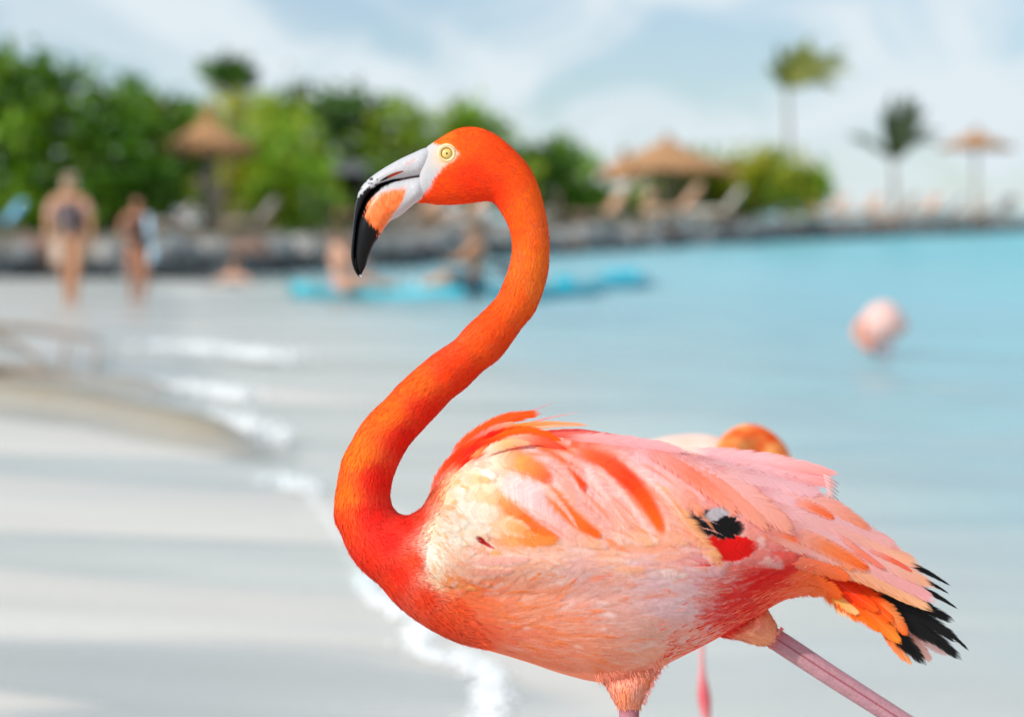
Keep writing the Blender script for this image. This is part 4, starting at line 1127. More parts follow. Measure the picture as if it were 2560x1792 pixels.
# coral slashes
for (x0, y0, x1_, y1_, wd, cc_) in [(1205, 1456, 1301, 1418, 22, 0), (1280, 1526, 1352, 1514, 18, 0), (1380, 1506, 1447, 1440, 24, 0), (1250, 1576, 1312, 1564, 16, 0), (1362, 1598, 1434, 1612, 16, 0), (1420, 1584, 1556, 1594, 14, 0), (1570, 1602, 1642, 1597, 10, 0), (1290, 1594, 1356, 1632, 16, 0),
                                (1470, 1456, 1604, 1406, 16, 1), (1104, 1462, 1168, 1482, 24, 0), (1120, 1500, 1190, 1515, 18, 0), (1220, 1528, 1300, 1548, 16, 0), (1170, 1538, 1240, 1560, 16, 0), (1320, 1462, 1375, 1412, 16, 0), (1180, 1446, 1222, 1408, 18, 0), (1300, 1558, 1390, 1574, 14, 0), (1250, 1490, 1330, 1478, 14, 0)]:
    for r_ in range(3):
        jx, jy = rng.normal() * 3, rng.normal() * wd * .22
        paint((x0 + jx, y0 + jy), ((x0 + x1_) / 2 + rng.normal() * 3, (y0 + y1_) / 2 + jy), (x1_ + rng.normal() * 4, y1_ + jy * .3), wd * rng.uniform(.5, .9), [(230, 130, 96), [(240, 112, 46), (226, 110, 92)][cc_], [(240, 104, 34), (224, 100, 84)][cc_]], None, None, .62, 1.6, .8, 1)
# hair-like pale filaments
g = jgrid(1240, 1800, 1395, 1660, 17); g = g[inside(g[:, 0], g[:, 1], 16)]
scatter(g, (40, 95), (2.6, 4.2), .03, 1.2, .4, 1, .0, 1.0, .32)
# wing coverts
g = jgrid(1190, 2010, 1084, 1420, 19); g = g[m_wing(g[:, 0], g[:, 1])]
scatter(g, lambda p_: (46 + 70 * ss(p_[0], 1200, 1420)) * rng.uniform(.8, 1.2), lambda p_: (26 + 20 * ss(p_[0], 1200, 1420)) * rng.uniform(.8, 1.2), .03, 2.4, .55, 0, .10, .22, .92)
WING_PAINT = []
PAINT_LATER = True

# ---- short dense feathers on head, neck and breast
PV = body_pts.copy(); PV[..., 2] *= wsc(PV[..., 0], PV[..., 1])
def sample_body(n, i0, i1, weight):
    fi = rng.uniform(i0, i1, n * 3); fj = rng.uniform(0, NS, n * 3)
    i = fi.astype(int); j = fj.astype(int) % NS; a = (fi - i)[:, None]; b_ = (fj - np.floor(fj))[:, None]
    j2 = (j + 1) % NS
    q = (PV[i, j] * (1 - a) + PV[i + 1, j] * a) * (1 - b_) + (PV[i, j2] * (1 - a) + PV[i + 1, j2] * a) * b_
    ti = PV[i + 1, j] - PV[i, j]; tj = PV[i, j2] - PV[i, j]
    area = np.linalg.norm(np.cross(ti, tj), axis=1)
    keep = rng.uniform(size=len(q)) < area / np.percentile(area, 97)
    keep &= weight(q)
    q, ti, tj = q[keep], ti[keep], tj[keep]
    nrm = np.cross(ti, tj); nrm /= np.linalg.norm(nrm, axis=1)[:, None] + 1e-9
    ti /= np.linalg.norm(ti, axis=1)[:, None] + 1e-9
    return q, ti, nrm
def not_face(q):
    return ~((q[:, 1] < 522) & (q[:, 0] < np.interp(q[:, 1], face_y, face_x) + 4 + rng.normal(size=len(q)) * 2)) & (np.abs(q[:, 2]) >= 0) & (((q[:, 0] - ex_) ** 2 + (q[:, 1] - ey_) ** 2 > 28 ** 2) | (q[:, 1] > 520))
ctr = PV.mean(1)
i_end = int(np.argmax((PV[:, :, 0].min(1) > 1215) & (PV[:, :, 1].max(1) > 1500)))
q, tdir, nrm = sample_body(52000, 3, i_end, not_face)
cen = (PV.mean(1))
# make sure the normals point outwards
near_i = np.argmin(((q[:, None, :2] - cen[None, ::8, :2]) ** 2).sum(2), axis=1) * 8
out = q - cen[near_i]
sg = np.sign((out * nrm).sum(1)); nrm *= sg[:, None]
wing_hide = ((q[:, 1] > 1300) & (q[:, 0] > 1110 + rng.uniform(size=len(q)) ** 1.5 * 130)) | (q[:, 0] > np.interp(q[:, 1], fe_y, fe_x) + 15) & (q[:, 1] > 1120) & (np.abs(q[:, 2]) > 20) & (q[:, 1] < 1450)
q, tdir, nrm = q[~wing_hide], tdir[~wing_hide], nrm[~wing_hide]
n = len(q)
grow = np.interp(q[:, 1], [320, 520, 800, 1200, 1400], [.55, .8, 1.0, 1.15, 1.5])
L = grow * rng.uniform(8, 16, n); Wd = grow * rng.uniform(2.0, 3.8, n)
t2 = tdir + rng.normal(size=(n, 3)) * .16; t2 -= nrm * (t2 * nrm).sum(1)[:, None]; t2 /= np.linalg.norm(t2, axis=1)[:, None]
sd_ = np.cross(nrm, t2)
lift = rng.gamma(1.5, .75, n) * grow
V4 = np.stack([q + nrm * .2, q + t2 * (L * .5)[:, None] + sd_ * (Wd / 2)[:, None] + nrm * (.7 + lift * .4)[:, None],
               q + t2 * L[:, None] + nrm * (.5 + lift)[:, None], q + t2 * (L * .5)[:, None] - sd_ * (Wd / 2)[:, None] + nrm * (.7 + lift * .4)[:, None]], 1)
cb = pig_gain(pigment(q[:, 0], q[:, 1]))
cl_n = vn(q[:, 0] * 1.0, q[:, 1] + q[:, 2] * .7, .055)
var = rng.uniform(.82, 1.12, (n, 1))
cb = cb * var
pale = (rng.uniform(size=n) < (.10 + .45 * np.clip(cl_n - .45, 0, 1))) * rng.uniform(.1, .4, n)
pale *= 1 - .7 * ss(q[:, 1], 1080, 1240)
patch = np.clip(vn(q[:, 0], q[:, 1] + q[:, 2] * .5, .02, 40) * 2 - .9, 0, 1) * (1 - ss(q[:, 1], 820, 1000)) * ss(q[:, 1], 480, 600) * .35
cb = cb * (1 - patch[:, None]) + lin((240, 136, 84)) * patch[:, None]
cb = cb * (1 + (vn(q[:, 0], q[:, 1], .045, 50) - .5) * .22)[:, None]
cb = cb * (1 - pale[:, None]) + lin((246, 108, 36)) * pale[:, None]
deep = (rng.uniform(size=n) < .18) * rng.uniform(.2, .6, n) * ss(q[:, 1], 350, 900)
cb = cb * (1 - deep[:, None]) + lin((214, 14, 0)) * deep[:, None]
cb = np.clip(cb, 0, .97)
C4 = np.repeat(cb[:, None], 4, 1); C4[:, 2] = np.clip(C4[:, 2] * 1.15 + .01, 0, .97)
U4 = np.zeros((n, 4, 3)); U4[:, :, 0] = [0, .5, 0, -.5]; U4[:, :, 1] = [0, .5, 1, .5]; U4[:, :, 2] = rng.uniform(size=(n, 1))
q4 = V4.reshape(-1, 3)
pl = mesh_obj('neck_plumage', B(q4[:, 0], q4[:, 1], q4[:, 2]), np.arange(n * 4).reshape(-1, 4), F_DOWN, bird, ORG, col=C4.reshape(-1, 3), fuv=U4.reshape(-1, 3))
tag(pl, kind='stuff')
q, tdir, nrm = sample_body(4600, 90, i_end, not_face)
near_i = np.argmin(((q[:, None, :2] - cen[None, ::8, :2]) ** 2).sum(2), axis=1) * 8
nrm *= np.sign(((q - cen[near_i]) * nrm).sum(1))[:, None]
kp_ = ~((q[:, 0] > np.interp(q[:, 1], fe_y, fe_x) + 5) & (q[:, 1] > 1120)); q, tdir, nrm = q[kp_], tdir[kp_], nrm[kp_]; n = len(q)
sd_ = np.cross(nrm, tdir); gs_ = np.interp(q[:, 1], [450, 700, 1200], [.5, .7, 1.0])[:, None]; L = rng.uniform(13, 24, n)[:, None] * gs_; Wd = rng.uniform(2.8, 5.2, n)[:, None] * gs_; tj_ = tdir + sd_ * rng.normal(size=(n, 1)) * .12
V7 = np.stack([q + nrm * .6, q + tj_ * L * .35 + sd_ * Wd * .8 + nrm * 1.2, q + tj_ * L * .75 + sd_ * Wd * .8 + nrm * 1.7, q + tj_ * L + nrm * 1.9, q + tj_ * L * .75 - sd_ * Wd * .8 + nrm * 1.7, q + tj_ * L * .35 - sd_ * Wd * .8 + nrm * 1.2], 1)
cb = pig_gain(pigment(q[:, 0], q[:, 1])) * rng.uniform(.84, 1.08, (n, 1)); C7 = np.repeat(cb[:, None], 6, 1); C7[:, 2:5] = np.clip(C7[:, 2:5] * np.array([1.05, 1.16, 1.1]) + .002, 0, .97)
q7 = V7.reshape(-1, 3); i6 = np.arange(n * 6).reshape(n, 6)
tag(mesh_obj('neck_coverts', B(q7[:, 0], q7[:, 1], q7[:, 2]), np.concatenate([i6[:, [0, 1, 2, 5]], i6[:, [5, 2, 3, 4]]]), F_DOWN, bird, ORG, col=C7.reshape(-1, 3), fuv=np.tile([[0, 0, .1], [.5, .35, .1], [.5, .75, .1], [0, 1, .1], [-.5, .75, .1], [-.5, .35, .1]], (n, 1))), kind='stuff')

# ---- single large feathers, each a part of its own
def hero(name, base, ctrl, tip, width, stops, off=(10, 16), mat=None, edge=None, core=None, w_abs=None, nseg=16, ncross=7, prof=None, camber=.12, parent=None):
    pts, uu, vv = leaf_strip([base], [ctrl], [tip], width, off[0], off[1], nseg, ncross, prof, camber, None if w_abs is None else np.array([w_abs], float))
    if name == 'wing_feather' and mat is None and w_abs is None and any(st_[1] < 112 and st_[2] < 60 and st_[0] > 225 for st_ in stops):
        width *= 1.4; edge = ((228, 160, 146), .85) if edge is None else (edge[0], .8)
        pts, uu, vv = leaf_strip([base], [ctrl], [tip], width, off[0], off[1], nseg, ncross, prof, camber)
    vs = np.linspace(0, 1, len(stops)); L_ = np.array([pig_gain(lin(s)) for s in stops])
    c = np.stack([np.interp(vv, vs, L_[:, k]) for k in range(3)], -1)
    if edge is not None:
        f = ss(np.abs(uu), .35, 1.0) * edge[1]; c = c * (1 - f[..., None]) + pig_gain(lin(edge[0])) * f[..., None]
    if core is not None:                       # one vane carries the colour
        f = ss(uu * core[1], -.15, .25) * ss(vv, .05, .3); c = c * (1 - f[..., None]) + pig_gain(lin(core[0])) * f[..., None]
    U = np.stack([uu, vv, 0 * uu + rng.uniform()], -1).reshape(-1, 3)
    q = pts.reshape(-1, 3)
    return mesh_obj(name, B(q[:, 0], q[:, 1], q[:, 2]), strip_faces(1, nseg, ncross), mat or F_SOFT, parent or bird, ORG, col=c.reshape(-1, 3), fuv=U)
OR = (240, 92, 14); ORR = (232, 48, 2); PK = (224, 158, 150); PW = (234, 194, 186); CR = (250, 224, 208); SA = (230, 146, 122); LV = (220, 162, 164); BK = (7, 6, 8); PE = (240, 158, 116)
WF = 'wing_feather'
longp = lambda v: np.minimum(1, .35 + 1.3 * v ** .6) * np.maximum(0, 1 - v ** 4.5) ** .55
slim = lambda v: np.minimum(1, .3 + 1.2 * v ** .6) * np.maximum(0, 1 - v ** 1.7) ** .8
wisp = lambda v: np.maximum(.12, np.minimum(1, .6 + v) * (1 - v) ** .7)
# tail end first: black flight feathers below the pale tertials
for (b0, c0_, t0, w, wa) in [((2110, 1420), (2262, 1490), (2390, 1556), 40, (26, 6)), ((2110, 1425), (2280, 1520), (2402, 1606), 44, (22, 2)), ((2105, 1428), (2290, 1552), (2408, 1650), 42, (18, -2)),
                         ((2100, 1432), (2250, 1540), (2352, 1612), 52, (24, 4)), ((2095, 1436), (2220, 1556), (2318, 1664), 50, (26, 6)), ((2085, 1440), (2200, 1556), (2300, 1644), 46, (20, 0)), ((2290, 1530), (2370, 1570), (2424, 1628), 12, (8, -6)),
                         ((2100, 1410), (2250, 1470), (2340, 1530), 46, (30, 10))]:
    hero('flight_feather', b0, c0_, t0, w, [BK, BK, (14, 11, 12)], (0, 0), F_BLACK, w_abs=wa, prof=longp)
for (b0, c0_, t0, w, wa) in [((2170, 1365), (2310, 1420), (2380, 1466), 24, (40, 18)), ((2190, 1395), (2320, 1448), (2376, 1486), 20, (36, 16)), ((2190, 1425), (2330, 1474), (2398, 1524), 24, (34, 12))]:
    hero('flight_feather', b0, c0_, t0, w, [BK, BK, BK], (0, 0), F_BLACK, w_abs=wa, prof=slim)
# pink feathers of the far wing showing below
hero(WF, (2220, 1540), (2310, 1590), (2374, 1638), 40, [(238, 170, 160), (240, 190, 184)], (0, 0), w_abs=(-30, -40), prof=longp)
hero(WF, (2220, 1560), (2290, 1600), (2330, 1656), 34, [(238, 160, 146), (242, 176, 164)], (0, 0), w_abs=(-24, -34), prof=longp)
# orange feathers under the tail
UT = 'undertail_feather'
for (b0, c0_, t0, w, st, wa) in [((2030, 1420), (2110, 1530), (2182, 1546), 66, [OR, (248, 176, 120), (250, 196, 150)], (20, 34)), ((2020, 1415), (2130, 1500), (2215, 1580), 84, [ORR, OR, (244, 110, 14)], (34, 44)),
                             ((2030, 1410), (2150, 1470), (2236, 1560), 92, [(236, 80, 20), ORR, OR], (38, 50)), ((2080, 1450), (2180, 1530), (2256, 1612), 56, [ORR, OR, (246, 130, 40)], (44, 48)),
                             ((2190, 1490), (2240, 1545), (2270, 1590), 44, [OR, (240, 130, 70), OR], (48, 40)), ((2190, 1545), (2236, 1610), (2282, 1664), 26, [OR, (248, 150, 100)], (10, 2)), ((2200, 1560), (2230, 1610), (2266, 1656), 24, [OR, (250, 140, 84)], (14, 4)),
                             ((2060, 1430), (2140, 1490), (2200, 1530), 50, [ORR, ORR, OR], (50, 56)), ((2050, 1440), (2100, 1500), (2150, 1536), 46, [OR, (248, 150, 70), (250, 180, 120)], (36, 44))]:
    hero(UT, b0, c0_, t0, w, st, (0, 0), w_abs=wa, camber=.5)
for (b0, c0_, t0, w, st) in [((1950, 1440), (2040, 1448), (2110, 1496), 64, [(232, 92, 60), (236, 96, 44), OR]), ((1930, 1480), (2000, 1466), (2076, 1486), 44, [(230, 84, 56), (234, 92, 46), (240, 110, 40)]), ((1960, 1400), (2050, 1410), (2130, 1450), 54, [(228, 120, 100), (234, 110, 70), (238, 100, 40)]),
                             ((1900, 1500), (1970, 1484), (2046, 1468), 34, [(228, 70, 48), (232, 96, 60), (236, 110, 60)]), ((1970, 1360), (2070, 1380), (2140, 1424), 50, [(224, 140, 124), (232, 140, 110), (238, 130, 80)])]:
    hero('undertail_feather', b0, c0_, t0, w, st, (3, 8))
# black and red feathers glimpsed under the wing
paint((1700, 1384), (1800, 1376), (1900, 1362), 72, [(180, 4, 4), (200, 4, 2), (214, 8, 2)], None, None, 1, 2.5, .2)
paint((1700, 1280), (1790, 1322), (1864, 1320), 72, [BK, BK, BK], None, None, 1, 1.0, .2)
paint((1680, 1404), (1740, 1404), (1792, 1408), 28, [(206, 20, 8), (212, 40, 16)], None, None, 1, 1.5, .3)
paint((1750, 1300), (1810, 1276), (1862, 1254), 32, [(150, 136, 138), (176, 166, 170), (166, 146, 144)], None, None, 1, 3.0, .3)  # grey highlight above the black feather, painted into the colour
for k in range(2):
    x_, y_ = 1738 + rng.uniform(0, 20), 1296 + k * 22; paint((x_, y_), (x_ + 30, y_ + 4), (x_ + rng.uniform(45, 75), y_ + 16 + rng.uniform(0, 6)), 3.4, [(232, 150, 136), (190, 140, 138)], None, None, .7, 2, .4, 1)
# long tertials and scapulars, rear to front
for (b0, c0_, t0, w, st, of, ed, co) in [
    ((2010, 1400), (2160, 1432), (2312, 1522), 34, [SA, PE, (244, 164, 110)], (2, -6), None, None),
    ((1990, 1370), (2160, 1416), (2338, 1530), 46, [PK, (240, 160, 126), (242, 168, 124)], (6, -2), None, None),
    ((1960, 1330), (2160, 1390), (2348, 1510), 54, [PK, PK, (228, 150, 152)], (9, 2), (LV, .5), None),
    ((1930, 1290), (2150, 1366), (2342, 1470), 58, [PK, LV, PE], (12, 6), (LV, .4), None),
    ((1900, 1250), (2110, 1320), (2308, 1418), 60, [LV, PK, (242, 160, 116)], (14, 8), (LV, .5), None),
    ((1870, 1210), (2050, 1262), (2256, 1378), 62, [LV, LV, PK], (16, 10), ((222, 150, 140), .4), None),
    ((1840, 1180), (2010, 1222), (2184, 1330), 60, [LV, PK, (238, 130, 90)], (18, 12), ((224, 146, 140), .4), None),
    ((1900, 1330), (2060, 1380), (2180, 1428), 50, [SA, PK, PE], (12, 8), None, ((238, 96, 30), -1)),
    ((1980, 1330), (2060, 1360), (2176, 1426), 40, [PK, (234, 120, 70), OR], (16, 12), None, None),
    ((1980, 1250), (2040, 1266), (2088, 1298), 22, [PK, (236, 110, 70), (236, 90, 30)], (20, 17), None, None),
    ((2090, 1330), (2160, 1390), (2216, 1424), 18, [PK, (230, 120, 90), (226, 120, 110)], (18, 14), None, None),
    ((2160, 1370), (2240, 1400), (2282, 1430), 13, [PK, (226, 100, 70), (226, 90, 70)], (14, 10), None, None),
    ((1700, 1128), (1900, 1140), (2104, 1188), 46, [LV, LV, (234, 140, 130)], (14, 24), ((226, 150, 150), .5), None),
    ((1720, 1150), (1930, 1170), (2096, 1216), 54, [LV, LV, (232, 138, 132)], (16, 22), ((220, 160, 170), .5), None),
    ((1760, 1170), (1930, 1190), (2060, 1238), 60, [PK, LV, LV], (18, 20), None, None),
    ((1690, 1140), (1850, 1200), (1990, 1340), 72, [LV, PK, SA], (20, 18), ((232, 150, 130), .5), None),
    ((1640, 1120), (1800, 1180), (1930, 1335), 74, [LV, (226, 132, 112), SA], (22, 18), (PK, .5), None),
    ((1600, 1112), (1740, 1170), (1850, 1290), 60, [PK, (228, 112, 84), (230, 140, 116)], (24, 20), (PK, .4), None),
    ((1560, 1110), (1690, 1180), (1760, 1296), 58, [LV, PK, (232, 120, 80)], (24, 20), ((222, 178, 184), .4), None),
    ((1560, 1170), (1680, 1270), (1812, 1424), 58, [PK, SA, PE], (22, 22), ((216, 160, 168), .6), ((242, 150, 100), -1)),
    ((1520, 1160), (1620, 1270), (1730, 1385), 60, [PK, SA, (232, 158, 124)], (20, 15), (PW, .3), None),
    ((1480, 1120), (1610, 1180), (1692, 1335), 62, [LV, PK, SA], (24, 18), (PW, .4), None),
    ((1440, 1124), (1590, 1160), (1660, 1340), 56, [(236, 90, 40), ORR, OR], (28, 22), ((230, 130, 100), .3), None),
    ((1440, 1180), (1530, 1290), (1640, 1372), 62, [PK, (226, 150, 136), PE], (18, 14), (PW, .4), None),
    ((1390, 1150), (1500, 1200), (1580, 1330), 58, [LV, PK, SA], (24, 18), (PW, .5), None),
    ((1350, 1190), (1410, 1300), (1508, 1342), 46, [(238, 110, 50), OR, OR], (24, 19), None, None),
    ((1310, 1240), (1400, 1330), (1510, 1372), 60, [PW, PK, PE], (18, 13), None, None),
    ((1330, 1190), (1420, 1230), (1480, 1330), 54, [PW, PK, SA], (26, 20), (PW, .4), None),
    ((1300, 1098), (1440, 1110), (1462, 1232), 46, [OR, (240, 84, 6), ORR], (30, 26), None, None),
    ((1290, 1110), (1400, 1130), (1440, 1270), 54, [PW, PK, SA], (26, 22), (PW, .5), None),
    ((1235, 1210), (1290, 1310), (1404, 1350), 44, [(244, 160, 90), OR, (238, 100, 10)], (22, 16), None, None),
    ((1235, 1195), (1330, 1210), (1420, 1310), 74, [PW, (222, 184, 182), PK], (24, 18), (PW, .5), None),
    ((1190, 1158), (1310, 1126), (1382, 1212), 62, [CR, (246, 140, 60), ORR], (30, 26), ((246, 170, 110), .45), None),
    ((1200, 1300), (1270, 1300), (1330, 1345), 46, [(244, 190, 150), (236, 150, 90), (238, 120, 40)], (18, 16), None, None),
    ((1230, 1340), (1320, 1352), (1400, 1352), 40, [(240, 160, 110), (236, 130, 60), (238, 120, 40)], (18, 16), None, None),
    ((1120, 1330), (1150, 1390), (1230, 1420), 52, [CR, (240, 170, 140), SA], (16, 14), (PW, .4), None)]:
    if b0[0] >= 1570 and t0[0] > 1830:
        hero(WF, b0, c0_, t0, w, st, (of[0] * .5 + 2, of[1] * .5 + 2), edge=ed, core=co, prof=longp if b0[0] > 1500 else None)
    else:
        WING_PAINT.append((b0, c0_, t0, w, st, ed, co))

for (b0, c0_, t0, w, st, ed, co) in WING_PAINT:
    orange = any(z[1] < 115 and z[2] < 75 and z[0] > 222 for z in st)
    paint(b0, c0_, t0, w * (1.55 if orange else 1.25), st, ed if not orange else ((230, 160, 146), .8), co, .94, 3.2, .62 if orange else .5)
    nb = np.array(t0, float) - np.array(b0, float); nl = np.array([-nb[1], nb[0]]) / np.linalg.norm(nb)
    for k in range(3):                                       # loose barbs that break the vane
        o_ = nl * w * rng.uniform(-.35, .35); f0 = rng.uniform(.1, .5)
        paint(np.array(b0) + nb * f0 + o_, np.array(b0) + nb * (f0 + .25) + o_ * 1.1 + nl * 2, np.array(b0) + nb * min(1.05, f0 + .5) + o_ * .6, rng.uniform(3, 7), [st[1], PW if rng.uniform() < .5 else st[-1], st[-1]], None, None, .32, 3.0, .5, 1)
for k in range(46):                                           # coral streaks running down the wing
    x_ = rng.uniform(1290, 1720); y_ = rng.uniform(1110, 1330); 
    if not m_wing(np.array([x_]), np.array([y_]))[0]: continue
    dd = lie([x_], [y_])[0]; ln = rng.uniform(50, 130); nn_ = np.array([-dd[1], dd[0]])
    paint((x_, y_), np.array([x_, y_]) + dd * ln * .5 - nn_ * ln * .08, np.array([x_, y_]) + dd * ln + nn_ * ln * .04, rng.uniform(8, 22), [(232, 140, 112), [(238, 112, 60), (240, 130, 86), (232, 104, 74)][k % 3], (238, 120, 66)], ((230, 168, 154), .6), None, rng.uniform(.3, .6), 2.6, .8, 1)
paint((1355, 1195), (1415, 1298), (1508, 1344), 60, [(238, 120, 60), (240, 92, 14), (238, 86, 8)], ((230, 150, 126), .8), None, .95, 3.2, .6)
paint((1440, 1128), (1590, 1162), (1660, 1340), 74, [(236, 90, 40), ORR, OR], ((232, 140, 116), .75), None, .9, 3.4, .6)
paint((1310, 1102), (1440, 1114), (1462, 1234), 60, [OR, (240, 84, 6), ORR], ((230, 150, 130), .7), None, .9, 3.4, .6)
for (b0, c0_, t0) in [((1400, 1150), (1500, 1200), (1575, 1330)), ((1470, 1150), (1570, 1230), (1640, 1360)), ((1330, 1200), (1400, 1240), (1450, 1330)), ((1530, 1130), (1640, 1200), (1720, 1310)), ((1370, 1120), (1470, 1150), (1530, 1260))]:
    paint(b0, c0_, t0, 30, [(234, 190, 180), (238, 198, 190), (232, 172, 156)], None, None, .5, 2.6, .85, 1)
g = jgrid(1230, 1700, 1372, 1420, 13); scatter(g, (50, 100), (14, 26), .04, 1.6, .8, 0, .10, .25, .55, barbs=.7)
# small coverts of the shoulder
g = jgrid(1052, 1300, 1120, 1480, 10.5); g = g[m_wing(g[:, 0], g[:, 1])]; g = g[g[:, 0] < np.interp(g[:, 1], [1120, 1200, 1280, 1350, 1400, 1480], [1150, 1190, 1205, 1200, 1230, 1250])]
scatter(g, (24, 44), (14, 23), .05, 2.2, .45, 0, .16, .25, .9, (248, 160, 90))
for (b0, c0_, t0, w, st) in [((1150, 1204), (1185, 1192), (1226, 1202), 40, [(246, 208, 186), (246, 176, 128), (244, 156, 92)]), ((1140, 1254), (1195, 1226), (1250, 1258), 52, [(246, 214, 196), (246, 186, 146), (244, 168, 116)]), ((1098, 1268), (1120, 1228), (1164, 1224), 34, [(246, 190, 140), (248, 206, 170), (248, 226, 210)]),
                             ((1150, 1290), (1200, 1266), (1250, 1300), 60, [(244, 210, 192), (244, 206, 186), (242, 184, 156)]), ((1150, 1330), (1190, 1330), (1225, 1350), 44, [(248, 220, 204), (246, 200, 174), (240, 170, 140)]), ((1220, 1310), (1290, 1305), (1335, 1345), 50, [(246, 200, 170), (238, 156, 100), (238, 126, 50)]),
                             ((1090, 1350), (1130, 1380), (1190, 1400), 44, [(250, 226, 212), (244, 190, 164), (236, 160, 134)]), ((1160, 1400), (1230, 1405), (1330, 1396), 40, [(236, 170, 150), (230, 160, 146), (226, 156, 144)]), ((1120, 1420), (1190, 1440), (1290, 1425), 36, [(240, 180, 150), (232, 150, 126), (228, 150, 134)])]:
    paint(b0, c0_, t0, w, st, ((250, 226, 214), .35), None, .9, 3.0, .5)
g = jgrid(1046, 1130, 1280, 1480, 7); g = g[m_wing(g[:, 0], g[:, 1])]
scatter(g, (14, 26), (5, 9), .06, 2.0, .4, 1, .2, .3, .85, (246, 150, 70))
# crease between shoulder and flank, its shade painted as a deep red streak
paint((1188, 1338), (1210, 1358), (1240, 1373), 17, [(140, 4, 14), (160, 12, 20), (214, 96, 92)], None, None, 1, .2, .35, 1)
# front limit of the sheet
lf_y = np.array([1074, 1110, 1160, 1242, 1309, 1361, 1399, 1432, 1470, 1520, 1570, 1620, 1714]); lf_x = np.array([1225, 1185, 1146, 1093, 1064, 1046, 1050, 1069, 1104, 1148, 1190, 1236, 1270])
dl = gX - np.interp(gY, lf_y, lf_x)
okm = (gY > np.interp(gX, tp_x, tp_y) + 1.5) & (gY < np.interp(gX, bt_x, bt_y) - 1.5) & (dl > 0) & (gX < 2036)
fade = np.where(gY > 1465, ss(dl, 0, 70), ss(dl, 0, 14)) * (1 - ss(gX, 1980, 2034))
fadeL = np.where(gY > 1470, ss(dl, 0, 90), 1.0)
W_ = surf(gX, gY) * (1 - .05 * (1 - fade)) + SH_H * fade + .5
body_c = pig_gain(pigment(gX, gY)).reshape(SH_C.shape)
SH_C = SH_C * fadeL[..., None] + body_c * (1 - fadeL[..., None])
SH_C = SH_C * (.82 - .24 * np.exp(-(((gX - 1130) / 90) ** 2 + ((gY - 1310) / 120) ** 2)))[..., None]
def sheet(step, sg):
    sx, sy, sw, sc, sm = (a_[::step, ::step] for a_ in (gX, gY, W_, SH_C, okm))
    idx = np.arange(sx.size).reshape(sx.shape)
    q_ = np.stack([idx[:-1, :-1], idx[:-1, 1:], idx[1:, 1:], idx[1:, :-1]], -1)
    kq = sm[:-1, :-1] & sm[:-1, 1:] & sm[1:, 1:] & sm[1:, :-1]
    q_ = q_[kq]; used = np.unique(q_); rm = np.full(sx.size, -1); rm[used] = np.arange(len(used))
    return B(sx.ravel()[used], sy.ravel()[used], sw.ravel()[used] * sg), rm[q_], sc.reshape(-1, 3)[used]
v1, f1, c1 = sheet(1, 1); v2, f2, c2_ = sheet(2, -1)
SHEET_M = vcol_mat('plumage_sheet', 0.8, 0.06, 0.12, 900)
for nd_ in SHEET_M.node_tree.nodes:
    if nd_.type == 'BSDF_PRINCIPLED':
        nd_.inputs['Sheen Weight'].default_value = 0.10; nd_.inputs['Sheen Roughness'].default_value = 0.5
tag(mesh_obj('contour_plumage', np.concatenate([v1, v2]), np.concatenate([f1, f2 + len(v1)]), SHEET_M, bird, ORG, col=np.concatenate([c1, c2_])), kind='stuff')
# a little loose fluff standing off the sheet
g = jgrid(1060, 1960, 1100, 1690, 21); g = g[inside(g[:, 0], g[:, 1], 10) & (g[:, 0] > np.interp(g[:, 1], lf_y, lf_x) + 10)]; g = g[~((g[:, 0] > 1680) & (g[:, 0] < 1910) & (g[:, 1] > 1240) & (g[:, 1] < 1420))]
d = lie(g[:, 0], g[:, 1]); n = len(g); Lf = rng.uniform(14, 46, n); nr = np.stack([-d[:, 1], d[:, 0]], -1)
tip = g + d * Lf[:, None] + nr * (rng.normal(0, .12, n) * Lf)[:, None]; ctrl = g + d * (Lf * .5)[:, None] + nr * (rng.normal(0, .1, n) * Lf)[:, None]
pts, uu, vv = leaf_strip(g, ctrl, tip, 1.6, 2.0, 6.0, 6, 3, wisp)
jj = np.clip(((g[:, 0] - GX[0]) / 2.6).astype(int), 0, len(GX) - 1); ii = np.clip(((g[:, 1] - GY[0]) / 2.6).astype(int), 0, len(GY) - 1)
cf = np.broadcast_to(np.clip(SH_C[ii, jj] * 1.05 + .02, 0, .97)[:, None, None], uu.shape + (3,))
q = pts.reshape(-1, 3)
tag(mesh_obj('filament_plumage', B(q[:, 0], q[:, 1], q[:, 2]), strip_faces(n, 6, 3), F_DOWN, bird, ORG, col=cf.reshape(-1, 3), fuv=np.stack([uu, vv, 0 * uu], -1).reshape(-1, 3)), kind='stuff')
